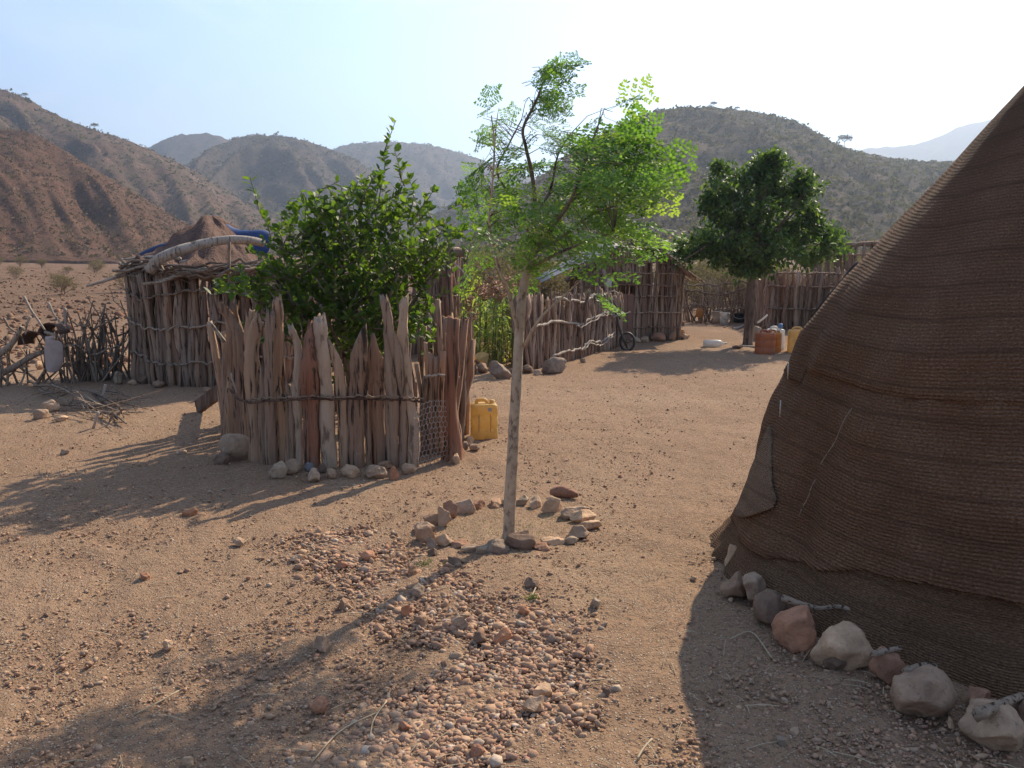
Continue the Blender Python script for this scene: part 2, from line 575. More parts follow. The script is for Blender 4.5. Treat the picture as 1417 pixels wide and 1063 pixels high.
def spline(pts, n=6):
    """Catmull-Rom through pts."""
    pts = [Vector(p) for p in pts]
    q = [pts[0] * 2 - pts[1]] + pts + [pts[-1] * 2 - pts[-2]]
    outp = []
    for i in range(1, len(q) - 2):
        a, b, c, d = q[i - 1], q[i], q[i + 1], q[i + 2]
        for k in range(n):
            t = k / n
            outp.append(0.5 * ((2 * b) + (c - a) * t + (2 * a - 5 * b + 4 * c - d) * t * t + (3 * b - a - 3 * c + d) * t ** 3))
    outp.append(pts[-1])
    return outp


def lerp_r(a, b, n, p=1.0):
    return [a + (b - a) * (i / (n - 1)) ** p for i in range(n)]


# rocks -----------------------------------------------------------
def ico(sub):
    bm = bmesh.new()
    bmesh.ops.create_icosphere(bm, subdivisions=sub, radius=1)
    v = np.array([tuple(x.co) for x in bm.verts])
    f = [tuple(x.index for x in p.verts) for p in bm.faces]
    bm.free()
    return v, f


ICO = {k: ico(k) for k in (1, 2, 3, 4)}


def rock_verts(sub, rng, planes=9, lo=0.5, hi=0.85, lump=0.12):
    v = ICO[sub][0].copy()
    for _ in range(planes):
        n = rng.normal(size=3)
        n /= np.linalg.norm(n)
        d = rng.uniform(lo, hi)
        over = np.maximum(v @ n - d, 0)
        v -= over[:, None] * n[None, :]
    if lump:
        s = rng.uniform(0, 50)
        v *= np.array([1 + lump * mnoise.noise((p[0] * 1.7 + s, p[1] * 1.7, p[2] * 1.7)) + lump * 0.45 * mnoise.noise((p[0] * 4.5 + s, p[1] * 4.5, p[2] * 4.5)) + lump * 0.22 * mnoise.noise((p[0] * 11 + s, p[1] * 11, p[2] * 11)) for p in v])[:, None]
    return v


def rock(name, loc, size, mat, label, cat='stone', group=None, seed=0, yaw=0.0, tilt=0.0, rounded=False, parent=None, sink=0.25):
    rng = np.random.default_rng(seed + 977)
    v = rock_verts(4, rng, 10 if rounded else 14, 0.66 if rounded else 0.46, 0.93 if rounded else 0.8, 0.16)
    v = v / np.abs(v).max(axis=0) * np.array(size) / 2
    mb = MB()
    mb.add(v, ICO[4][1])
    me = mb.mesh(name, mat, True)
    z = relief(loc[0], loc[1]) if len(loc) < 3 else loc[2]
    o = put(me, name, parent, (loc[0], loc[1], z + size[2] * (0.5 - sink)), (tilt, tilt * 0.6, yaw))
    if parent is None:
        tag(o, label, cat, group)
    return o


# leaf clouds --------------------------------------------------------
LEAF = (np.array([(0, 0, 0), (0.3, 0.26, 0.05), (0.7, 0.24, 0.03), (1, 0, -0.06), (0.7, -0.24, 0.03), (0.3, -0.26, 0.05), (0.5, 0, -0.03)]),
        [(0, 6, 1), (1, 6, 2), (2, 6, 3), (3, 6, 4), (4, 6, 5), (5, 6, 0)])
LEAF_SIMPLE = (np.array([(0, 0, 0), (0.5, 0.22, 0.04), (1, 0, -0.05), (0.5, -0.22, 0.04)]), [(0, 1, 2, 3)])
TUFT = (np.array([(0, 0, 0), (0.3, 0.42, 0.08), (0.75, 0.35, 0), (1, 0, -0.05), (0.7, -0.4, 0.05), (0.25, -0.38, 0)]), [(0, 1, 2, 3), (0, 3, 4, 5)])
BLADE = (np.array([(0, 0.03, 0), (0, -0.03, 0), (0.5, 0.05, 0.06), (0.5, -0.05, 0.06), (1, 0, -0.05)]), [(0, 1, 3, 2), (2, 3, 4)])


def norm(a):
    return a / np.maximum(np.linalg.norm(a, axis=1, keepdims=True), 1e-9)


def leaf_mesh(name, pos, dirs, ups, size, tmpl, mat, tint=None, origin=(0, 0, 0), smooth=False):
    pos, dirs, ups, size = (np.asarray(x, float) for x in (pos, dirs, ups, size))
    d = norm(dirs)
    s = norm(np.cross(ups, d))
    u = np.cross(d, s)
    tv, tf = tmpl
    k, n = len(tv), len(pos)
    v = pos[:, None, :] + size[:, None, None] * (tv[None, :, 0, None] * d[:, None, :] + tv[None, :, 1, None] * s[:, None, :] + tv[None, :, 2, None] * u[:, None, :])
    v = v.reshape(-1, 3) - np.array(origin)
    return raw_mesh(name, v, np.tile(np.arange(n)[:, None] * k, 1), tf, mat, None if tint is None else np.repeat(tint, k), smooth)


def raw_mesh(name, v, offs, tf, mat, tint=None, smooth=False):
    """Mesh of len(offs) copies of the face list tf, from numpy data."""
    me = bpy.data.meshes.new(name)
    lens = np.array([len(f) for f in tf])
    flat = np.concatenate([np.array(f) for f in tf])
    n = len(offs)
    loops = (offs.reshape(-1, 1) + flat[None, :]).reshape(-1)
    lt = np.tile(lens, n)
    ls = np.concatenate([[0], np.cumsum(lt)[:-1]])
    me.vertices.add(len(v))
    me.vertices.foreach_set('co', v.astype(np.float32).reshape(-1))
    me.loops.add(len(loops))
    me.loops.foreach_set('vertex_index', loops.astype(np.int32))
    me.polygons.add(len(lt))
    me.polygons.foreach_set('loop_start', ls.astype(np.int32))
    if tint is not None:
        a = me.attributes.new('tint', 'FLOAT', 'POINT')
        a.data.foreach_set('value', tint.astype(np.float32))
    me.update(calc_edges=True)
    me.validate()
    if smooth:
        me.shade_smooth()
    me.materials.append(mat)
    return me


def rand_dirs(rng, n):
    return norm(rng.normal(size=(n, 3)))


# ==================================================================== GROUND
def build_ground():
    ang = np.concatenate([np.linspace(-180, -52, 36)[:-1], np.linspace(-52, 52, 380), np.linspace(52, 180, 36)[1:]])
    rads = np.concatenate([np.geomspace(0.25, 1.6, 8)[:-1], np.geomspace(1.6, 30, 230)[:-1], np.geomspace(30, 3200, 70)])
    na, nr = len(ang), len(rads)
    vs = [(0, 0, relief(0, 0))]
    for r in rads:
        amp = 0.014 if r < 20 else 0.0
        for a in ang:
            x, y = r * math.sin(rad(a)), r * math.cos(rad(a))
            z = relief(x, y) + (0.011 * mnoise.noise((x * 2.9, y * 2.9, 11.0)) if r < 20 else 0)
            if amp and abs(a) < 53:
                z += amp * (mnoise.noise((x * 5.5, y * 5.5, 0.4)) + 0.7 * mnoise.noise((x * 13, y * 13, 5.4)) + 0.45 * mnoise.noise((x * 29, y * 29, 8.4)))
            vs.append((x, y, z))
    fs = []
    for k in range(na - 1):
        fs.append((0, 1 + k + 1, 1 + k))
    for i in range(nr - 1):
        for k in range(na - 1):
            a = 1 + i * na + k
            fs.append((a, a + 1, a + 1 + na, a + na))
    me = bpy.data.meshes.new('ground')
    me.from_pydata(vs, [], fs)
    me.shade_smooth()
    me.materials.append(M['ground'])
    o = put(me, 'ground')
    tag(o, kind='structure')


build_ground()


# ==================================================================== HILLS
HILLS = {}


def hill(name, label, sil, Y, front, back, mat, rows=70, cols=180, gully=0.10, seed=0, drop=0.0, lean=0.0):
    """A ridge at distance Y whose crest is as high as the silhouette says, with a spurred front slope and a back slope."""
    sil = sorted(sil)
    xs = np.linspace(sil[0][0], sil[-1][0], cols)
    ys = np.interp(xs, [p[0] for p in sil], [p[1] for p in sil])
    k = np.ones(7) / 7
    ys = np.convolve(np.pad(ys, 3, mode='edge'), k, 'valid')
    verts = []
    total = rows + rows // 3
    for px, py in zip(xs, ys):
        yy = Y * (1 + lean * (px - 708) / 708)
        c = P(px, py, yy)
        H = max(c.z, 0.5)
        spur = 0
        for i in range(total + 1):
            if i <= rows:
                s = i / rows
                y = yy - front * (1 - s)
                z = H * (s ** 1.12 * (1 - 0.12) + 0.12 * s * s * (3 - 2 * s))
                g = s * (1 - s) * 4
            else:
                s2 = (i - rows) / (total - rows)
                y = yy + back * s2
                z = H * (1 - s2 * s2 * (3 - 2 * s2))
                g = s2 * (1 - s2) * 3
            x = c.x * (0.25 + 0.75 * y / yy)
            f = H * gully
            q = 1 - abs(mnoise.noise((x / (H * 0.55 + 8) + seed, y / (H * 1.5 + 20), seed * 1.7))) * 2
            z += f * g * q * 1.3
            z += f * 0.55 * g * mnoise.noise((x / (H * 0.2 + 3), y / (H * 0.3 + 4), seed + 9))
            z += f * 0.30 * g * (1 - 2 * abs(mnoise.noise((x / (H * 0.11 + 2), y / (H * 0.25 + 4), seed + 21))))
            z += 0.018 * H * mnoise.noise((x / (H * 0.05 + 1), y / (H * 0.06 + 1), seed + 4)) * min(1, 3 * (s if i <= rows else 1))
            verts.append((x, y, z - drop - (1.2 if i == 0 else 0)))
    n = total + 1
    faces = [(a * n + b, (a + 1) * n + b, (a + 1) * n + b + 1, a * n + b + 1) for a in range(cols - 1) for b in range(total)]
    me = bpy.data.meshes.new(name)
    me.from_pydata(verts, [], faces)
    me.shade_smooth()
    me.materials.append(mat)
    o = put(me, 'hill')
    tag(o, kind='structure')
    HILLS[name] = (np.array(verts).reshape(cols, n, 3), rows)
    return o


hm_red = hill_mat('red_brown_slope', (0.19, 0.098, 0.064), (0.125, 0.08, 0.049), (0.26, 0.148, 0.098), 1.3, 0.55)
hm_tan = hill_mat('tan_scrub_slope', (0.175, 0.105, 0.073), (0.095, 0.075, 0.046), (0.28, 0.18, 0.128), 0.7, 0.7)
hm_far = hill_mat('far_scrub_slope', (0.125, 0.085, 0.062), (0.07, 0.062, 0.042), (0.185, 0.13, 0.095), 0.5, 0.75)
hm_grey = hill_mat('grey_scrub_slope', (0.14, 0.098, 0.068), (0.09, 0.078, 0.046), (0.20, 0.142, 0.10), 0.9, 0.75)

hill('left_near', None, [(-420, 300), (-250, 230), (-110, 196), (-30, 181), (12, 178), (45, 184), (80, 203), (115, 226), (155, 249), (195, 273), (232, 296), (262, 313), (300, 333), (345, 349)], 215, 85, 120, hm_red, 90, 170, 0.12, 1)
hill('left_high', None, [(-700, 190), (-500, 150), (-250, 118), (-80, 120), (0, 125), (28, 130), (55, 147), (95, 167), (140, 184), (185, 198), (225, 215), (262, 232), (300, 256), (345, 285), (395, 312), (450, 335), (500, 346)], 430, 190, 200, hm_tan, 90, 200, 0.13, 2)
hill('dome_back', None, [(120, 260), (190, 215), (212, 200), (238, 188), (270, 184), (300, 186), (318, 195), (350, 215), (420, 260), (480, 300)], 1050, 260, 300, hm_far, 50, 110, 0.06, 3)
hill('mid_ridge', None, [(150, 300), (220, 250), (285, 214), (318, 197), (345, 188), (385, 187), (425, 195), (455, 207), (490, 221), (520, 238), (560, 268), (600, 300), (650, 330), (690, 345)], 680, 250, 200, hm_far, 80, 150, 0.13, 4)
hill('right_back_ridge', None, [(360, 290), (420, 235), (460, 207), (485, 199), (530, 196), (575, 198), (610, 204), (640, 213), (670, 222), (700, 232), (760, 255), (830, 290), (900, 330)], 1100, 330, 300, hm_far, 60, 140, 0.1, 5)
hill('low_spur', None, [(560, 343), (600, 300), (640, 272), (680, 262), (720, 258), (760, 250), (820, 262), (900, 290), (980, 330)], 470, 120, 100, hm_grey, 50, 120, 0.1, 8)
hill('right_main', None, [(640, 338), (690, 296), (730, 258), (765, 232), (800, 207), (840, 184), (875, 166), (905, 157), (940, 151), (975, 149), (1010, 151), (1050, 158), (1090, 168), (1125, 183), (1155, 199), (1185, 213), (1225, 221), (1265, 225), (1310, 227), (1400, 236), (1520, 250), (1700, 300)], 330, 190, 200, hm_grey, 100, 230, 0.09, 6)
hill('far_blue', None, [(1080, 300), (1140, 235), (1180, 210), (1198, 202), (1222, 205), (1248, 203), (1275, 198), (1300, 190), (1325, 176), (1350, 169), (1385, 163), (1430, 165), (1500, 150), (1600, 170), (1750, 230), (1900, 300)], 1700, 350, 350, hm_far, 40, 130, 0.08, 7)


def scrub_on(name, key, n, size, tones_mat, rng, smin=0.05, smax=1.0, quads=7, flat=0.6):
    V, rows = HILLS[key]
    cols = V.shape[0]
    ci = rng.uniform(0, cols - 1.01, n)
    ri = rng.uniform(smin, smax, n) * (rows - 0.01)
    a, b = ci.astype(int), ri.astype(int)
    fa, fb = (ci - a)[:, None], (ri - b)[:, None]
    p = (V[a, b] * (1 - fa) + V[a + 1, b] * fa) * (1 - fb) + (V[a, b + 1] * (1 - fa) + V[a + 1, b + 1] * fa) * fb
    sz = size * np.clip(rng.lognormal(0, 0.42, n), 0.4, 1.9)
    c = np.repeat(p, quads, axis=0)
    s = np.repeat(sz, quads)
    off = rng.normal(size=(n * quads, 3)) * np.array([0.45, 0.45, 0.28]) * s[:, None]
    off[:, 2] = np.abs(off[:, 2]) * flat + 0.25 * s * flat
    tint = np.repeat(rng.random(n), quads) * 0.75 + rng.random(n * quads) * 0.25
    me = leaf_mesh(name, c + off, rand_dirs(rng, n * quads), rand_dirs(rng, n * quads), s * rng.uniform(0.4, 0.8, n * quads), TUFT, tones_mat, tint)
    o = put(me, name)
    tag(o, kind='stuff')
    return o


M['scrub'] = leaf_mat('hill_scrub', [(0.075, 0.062, 0.038), (0.095, 0.08, 0.046), (0.12, 0.095, 0.056), (0.145, 0.12, 0.066), (0.20, 0.17, 0.085)], 0.15, 0.9, 0.05, 'tint')
M['scrub_red'] = leaf_mat('dry_scrub', [(0.12, 0.08, 0.048), (0.16, 0.105, 0.063), (0.20, 0.135, 0.085), (0.14, 0.10, 0.055)], 0.1, 0.9, 0.05, 'tint')
rng = np.random.default_rng(5)
scrub_on('scrub', 'left_near', 4200, 0.42, M['scrub_red'], rng)
scrub_on('scrub', 'left_high', 5000, 0.85, M['scrub'], rng, 0.02, 1.02)
scrub_on('scrub', 'mid_ridge', 3600, 1.25, M['scrub'], rng, 0.02, 1.01, 8)
scrub_on('scrub', 'right_back_ridge', 2600, 1.7, M['scrub'], rng, 0.02, 1.01, 8)
scrub_on('scrub', 'right_main', 11000, 0.78, M['scrub'], rng, 0.0, 1.0)
scrub_on('scrub', 'low_spur', 900, 1.8, M['scrub'], rng, 0.0, 1.0)


# ------------------------------------------------------------------ haze
def build_haze():
    m = bpy.data.materials.new('air')
    m.use_nodes = True
    t = m.node_tree
    t.nodes.clear()
    pv = nd(t, 'ShaderNodeVolumePrincipled')
    pv.inputs['Color'].default_value = (0.62, 0.76, 1.0, 1)
    pv.inputs['Density'].default_value = 0.00048
    pv.inputs['Anisotropy'].default_value = 0.5
    o = t.nodes.new('ShaderNodeOutputMaterial')
    t.links.new(pv.outputs[0], o.inputs['Volume'])
    mb = MB().box((0, 0, 0), (6800, 6800, 560))
    ob = mb.build('haze', m, None, False)
    ob.location = (0, 0, 560 / 2 - 6)
    tag(ob, kind='stuff')


build_haze()

# ==================================================================== POLES
def pole_mesh(seed, mat, n=7, rings=7, wob=0.035, jag=0.04, point=False):
    """Unit pole: 1 m tall, about 0.05 m radius, irregular section."""
    rr = random.Random(seed)
    pts, rs = [], []
    ax, ay = rr.uniform(-1, 1), rr.uniform(-1, 1)
    for i in range(rings):
        t = i / (rings - 1)
        pts.append((wob * (ax * math.sin(t * 3.0 + seed) + 0.6 * rr.uniform(-1, 1)), wob * (ay * math.sin(t * 4.1 + seed * 2) + 0.6 * rr.uniform(-1, 1)), -0.04 + 1.04 * t))
        rs.append(0.05 * (1.08 - 0.25 * t) * rr.uniform(0.86, 1.12))
    if point:
        rs[-1] *= 0.3
        rs[-2] *= 0.85
    mb = MB().tube(pts, rs, n, 0.22, seed, True, rr.uniform(0.6, 1.0), jag)
    return mb.mesh('pole', mat)


POLES = {k: [pole_mesh(i * 7 + j * 100, M[k], point=(i % 4 == 0)) for i in range(10)] for j, k in enumerate(('pole', 'pole_red', 'stake'))}
STICKS = [pole_mesh(500 + i, M['stick'], 5, 7, 0.22, 0.02, True) for i in range(10)]


def along(path, spacing, rr):
    """Points along a polyline at roughly equal steps, with the heading."""
    outp = []
    carry = 0.0
    for a, b in zip(path[:-1], path[1:]):
        a, b = Vector((a[0], a[1])), Vector((b[0], b[1]))
        d = b - a
        ln = d.length
        s = carry
        while s < ln:
            outp.append((a + d * (s / ln), math.atan2(d.y, d.x)))
            s += spacing * rr.uniform(0.75, 1.25)
        carry = s - ln
    return outp


def pole_wall(parent, path, spacing, hfun, rlo, rhi, meshes, name='wall_pole', seed=1, depth=0.015, lean=0.03):
    rr = random.Random(seed)
    n = 0
    pts = along(path, spacing, rr)
    for i, (p, h) in enumerate(pts):
        t = i / max(1, len(pts) - 1)
        r = rr.uniform(rlo, rhi)
        off = rr.uniform(-depth, depth)
        q = Vector((p.x - math.sin(h) * off, p.y + math.cos(h) * off))
        hh = hfun(t) * rr.uniform(0.97, 1.03)
        put(rr.choice(meshes), name, parent, on(q, -0.02), (rr.gauss(0, lean), rr.gauss(0, lean), rr.uniform(0, 6.28)), (r / 0.05, r / 0.05, hh))
        n += 1
    return n


def rail(parent, path3, r, mat, name='tie_rail', seed=0, wob=0.015, n=5, loops=True):
    rr = random.Random(seed)
    pts = spline(path3, 7)
    pts = [p + Vector((rr.uniform(-wob, wob) * 0.5, rr.uniform(-wob, wob) * 0.5, rr.uniform(-wob, wob))) for p in pts]
    mb = MB().tube(pts, [r * rr.uniform(0.8, 1.2) for _ in pts], n, 0.15, seed)
    return mb.build(name, mat, parent)


# ==================================================================== LEFT HUT
def left_hut():
    c = Vector((-3.72, 12.25))
    ax, ay = 1.26, 1.5
    t = thing('stick_hut', 'round stick hut with a caved mud roof, beside the leafy bush', 'hut', on(c))
    foot = [(c.x + ax * math.copysign(abs(math.cos(a)) ** 0.8, math.cos(a)), c.y + ay * math.copysign(abs(math.sin(a)) ** 0.8, math.sin(a))) for a in [rad(d) for d in range(150, 511, 10)]]
    pole_wall(t, foot, 0.068, lambda u: 1.38, 0.036, 0.058, POLES['pole'], seed=21, depth=0.025)
    inner = [(c.x + (x - c.x) * 0.95, c.y + (y - c.y) * 0.95) for x, y in foot[1:24]]
    pole_wall(t, inner, 0.085, lambda u: 1.34, 0.04, 0.06, POLES['pole_red'], seed=22, depth=0.02)
    for z, sd in ((0.33, 1), (0.75, 2), (1.12, 3)):
        pth = [(c.x + (ax + 0.065) * math.copysign(abs(math.cos(a)) ** 0.8, math.cos(a)), c.y + (ay + 0.065) * math.copysign(abs(math.sin(a)) ** 0.8, math.sin(a)), z + 0.05 * math.sin(a * 5 + sd)) for a in [rad(d) for d in range(170, 371, 12)]]
        rail(t, pth, 0.014, M['stick'], 'tie_rail', sd, 0.028)
    # mud roof: an uneven low cone over the wall
    prof = [(1.0, 0.02), (0.97, 0.08), (0.9, 0.11), (0.8, 0.145), (0.7, 0.19), (0.6, 0.25), (0.5, 0.35), (0.4, 0.45), (0.3, 0.55), (0.2, 0.65), (0.1, 0.72), (0.0, 0.74)]
    mb = MB()
    nA = 110
    for i, (s, z) in enumerate(prof):
        for k in range(nA):
            a = 2 * math.pi * k / nA
            w = 1.04 + 0.06 * mnoise.noise((math.cos(a) * 3, math.sin(a) * 3, 2))
            x = c.x + s * ax * w * math.cos(a) - (0.36 * (1 - s))
            y = c.y + s * ay * w * math.sin(a)
            zz = 1.38 + z + (0.11 * mnoise.noise((x * 1.6, y * 1.6, 0.3)) + 0.13 * abs(mnoise.noise((x * 3.4, y * 3.4, 1.4))) + 0.09 * mnoise.noise((x * 6, y * 6, 4)) + 0.05 * mnoise.noise((x * 14, y * 14, 4))) * (1 if s else 0)
            zz -= 0.06 * max(0, math.cos(a)) * s + 0.26 * max(0, math.cos(a)) * 4 * s * (1 - s)
            mb.v.append((x, y, zz))
    for i in range(len(prof) - 1):
        for k in range(nA):
            a, b = i * nA + k, i * nA + (k + 1) % nA
            mb.f.append((a, b, b + nA, a + nA))
    # underside
    b0 = len(mb.v)
    mb.v.extend([(x, y, z - 0.06) for x, y, z in mb.v[:nA]])
    for k in range(nA):
        mb.f.append((b0 + k, b0 + (k + 1) % nA, (k + 1) % nA, k))
    mb.f.append(tuple(b0 + k for k in range(nA))[::-1])
    mb.build('roof', M['mud'], t)
    # the eave: loose sticks laid round under the mud
    rr = random.Random(8)
    for i in range(95):
        a = rad(rr.uniform(160, 380))
        x, y = c.x + (ax + rr.uniform(-0.05, 0.2)) * math.cos(a), c.y + (ay + rr.uniform(-0.05, 0.2)) * math.sin(a)
        tang = math.atan2(ay * math.cos(a), -ax * math.sin(a)) + rr.gauss(0, 0.22)
        ln = rr.uniform(0.5, 1.2)
        d = Vector((math.cos(tang), math.sin(tang), rr.gauss(0, 0.06)))
        q = Vector((x, y, 1.33 + rr.uniform(0, 0.15)))
        r = rr.uniform(0.008, 0.022)
        put(rr.choice(STICKS), 'roof_stick', t, q - d * ln / 2, d.to_track_quat('Z', 'Y'), (r / 0.05, r / 0.05, ln))
    # long branches that stick out at the corner
    for (x0, y0, x1, y1, rr0) in ((262, 362, 120, 396, 0.032), (250, 358, 165, 360, 0.022), (255, 372, 185, 377, 0.02)):
        a, b = P(x0, y0, 11.2), P(x1, y1, 11.5)
        mid = (a + b) / 2 + Vector((0, 0, 0.03))
        mb = MB().tube(spline([a, mid, b], 5), lerp_r(rr0, rr0 * 0.45, 11), 7, 0.25, int(x0))
        mb.build('roof_branch', M['driftwood'], t)
    # pole standing up at the eave
    a, b = P(317, 395, 10.6), P(317, 335, 10.6)
    MB().tube(spline([a, (a + b) / 2, b], 3), 0.018, 6, 0.1, 3).build('roof_post', M['stick'], t)
    # big bent log over the roof edge
    pts = [P(207, 374, 10.75), P(214, 365, 10.72), P(226, 356, 10.70), P(248, 347, 10.75), P(275, 339, 10.85), P(305, 333, 10.95), P(340, 332, 11.05), P(366, 337, 11.15)]
    sp = spline(pts, 5)
    o = MB().tube(sp, lerp_r(0.072, 0.048, len(sp)), 10, 0.15, 5).build('log', M['driftwood'], None, True, pts[3])
    tag(o, 'long bent bleached log lying along the edge of the mud roof', 'log')
    # tarpaulins tucked under the mud
    for pxs, lab, y0 in (([(180, 357), (190, 350), (202, 343), (216, 338), (228, 334), (240, 333)], 'dark blue tarpaulin strip showing over the low end of the mud roof', 12.2),
                         ([(300, 303), (311, 306), (318, 309), (328, 317), (340, 316), (352, 317), (364, 315), (374, 319)], 'bright blue tarpaulin crumpled behind the peak of the mud roof', 12.2)):
        mb = MB()
        n = len(pxs)
        rows = 6
        for j in range(rows):
            for i, (px, py) in enumerate(pxs):
                q = P(px, py, y0 + 0.12 * j)
                wob = 0.03 * mnoise.noise((i * 1.7, j * 1.3, y0))
                fall = -0.33 if j == 0 else 0
                mb.v.append((q.x, q.y - (0.06 if j == 0 else 0) + 0.04 * mnoise.noise((i * 2.1, j, 3)), q.z + wob + fall - 0.012 * j))
        for j in range(rows - 1):
            for i in range(n - 1):
                a = j * n + i
                mb.f.append((a, a + 1, a + 1 + n, a + n))
        o = mb.build('tarpaulin', M['tarp' if 'bright' in lab else 'tarp_dark'], None, True, P(*pxs[0], y0))
        sm = o.modifiers.new('fold', 'SUBSURF')
        sm.levels = sm.render_levels = 2
        sd = o.modifiers.new('thick', 'SOLIDIFY')
        sd.thickness = 0.008
        tag(o, lab, 'tarpaulin')
    return t


left_hut()


# ==================================================================== HUT BEHIND THE BUSH
def bush_hut():
    y0, x0, x1, y1 = 14.2, -2.75, -0.98, 16.2
    t = thing('stick_hut', 'small stick hut half hidden behind the leafy bush, a log on top', 'hut', on((x1, y0)))
    path = [(x0, y1), (x0, y0), (x1, y0), (x1, y1)]
    pole_wall(t, path, 0.088, lambda u: 1.56, 0.04, 0.062, POLES['pole'], seed=33, depth=0.03)
    for z in (0.45, 0.95, 1.4):
        rail(t, [(x0, y0 - 0.07, z), ((x0 + x1) / 2, y0 - 0.075, z + 0.02), (x1 + 0.12, y0 - 0.07, z - 0.02)], 0.016, M['stick'], seed=int(z * 10))
    mb = MB()
    MB().tube([(x0 - 0.2, y0 - 0.02, 1.60), (-1.8, y0, 1.63), (x1 + 0.25, y0 - 0.03, 1.62)], [0.075, 0.08, 0.07], 9, 0.15, 2).build('roof_log', M['pole'], t)
    rr = random.Random(4)
    for i in range(22):
        x = x0 + (x1 - x0) * i / 21
        MB().tube([(x, y0 - 0.12, 1.68), (x + rr.uniform(-0.05, 0.05), y1 + 0.1, 1.66 + rr.uniform(0, 0.05))], 0.035, 5, 0.2, i).build('roof_pole', M['pole'], t)
    # thin bent stick hanging over the corner
    MB().tube(spline([P(596, 338, 14.0), P(617, 353, 13.95), P(635, 371, 13.95), P(650, 386, 13.95)], 4), 0.016, 6, 0.1, 1).build('roof_stick', M['driftwood'], t)
    p = P(622, 400, 14.15)
    MB().tube([(p.x, p.y - 0.1, -0.02), (p.x, p.y - 0.1, 1.4)], 0.06, 7, 0.2, 4).build('corner_post', M['stake_red'], t)
    # dry creeper heaped along the top of its wall
    rg = np.random.default_rng(8)
    n = 320
    mb = MB()
    for i in range(60):
        a = Vector((rg.uniform(-2.1, -1.1), y0 - rg.uniform(0.05, 0.22), rg.uniform(1.2, 1.55)))
        b = a + Vector((rg.normal(0, 0.16), rg.normal(0, 0.06), rg.normal(-0.05, 0.14)))
        mb.tube([a, (a + b) / 2 + Vector((0, 0, rg.normal(0, 0.05))), b], 0.004, 3, 0, i, False)
    mb.build('dry_creeper', M['stick'], t)
    return t


bush_hut()


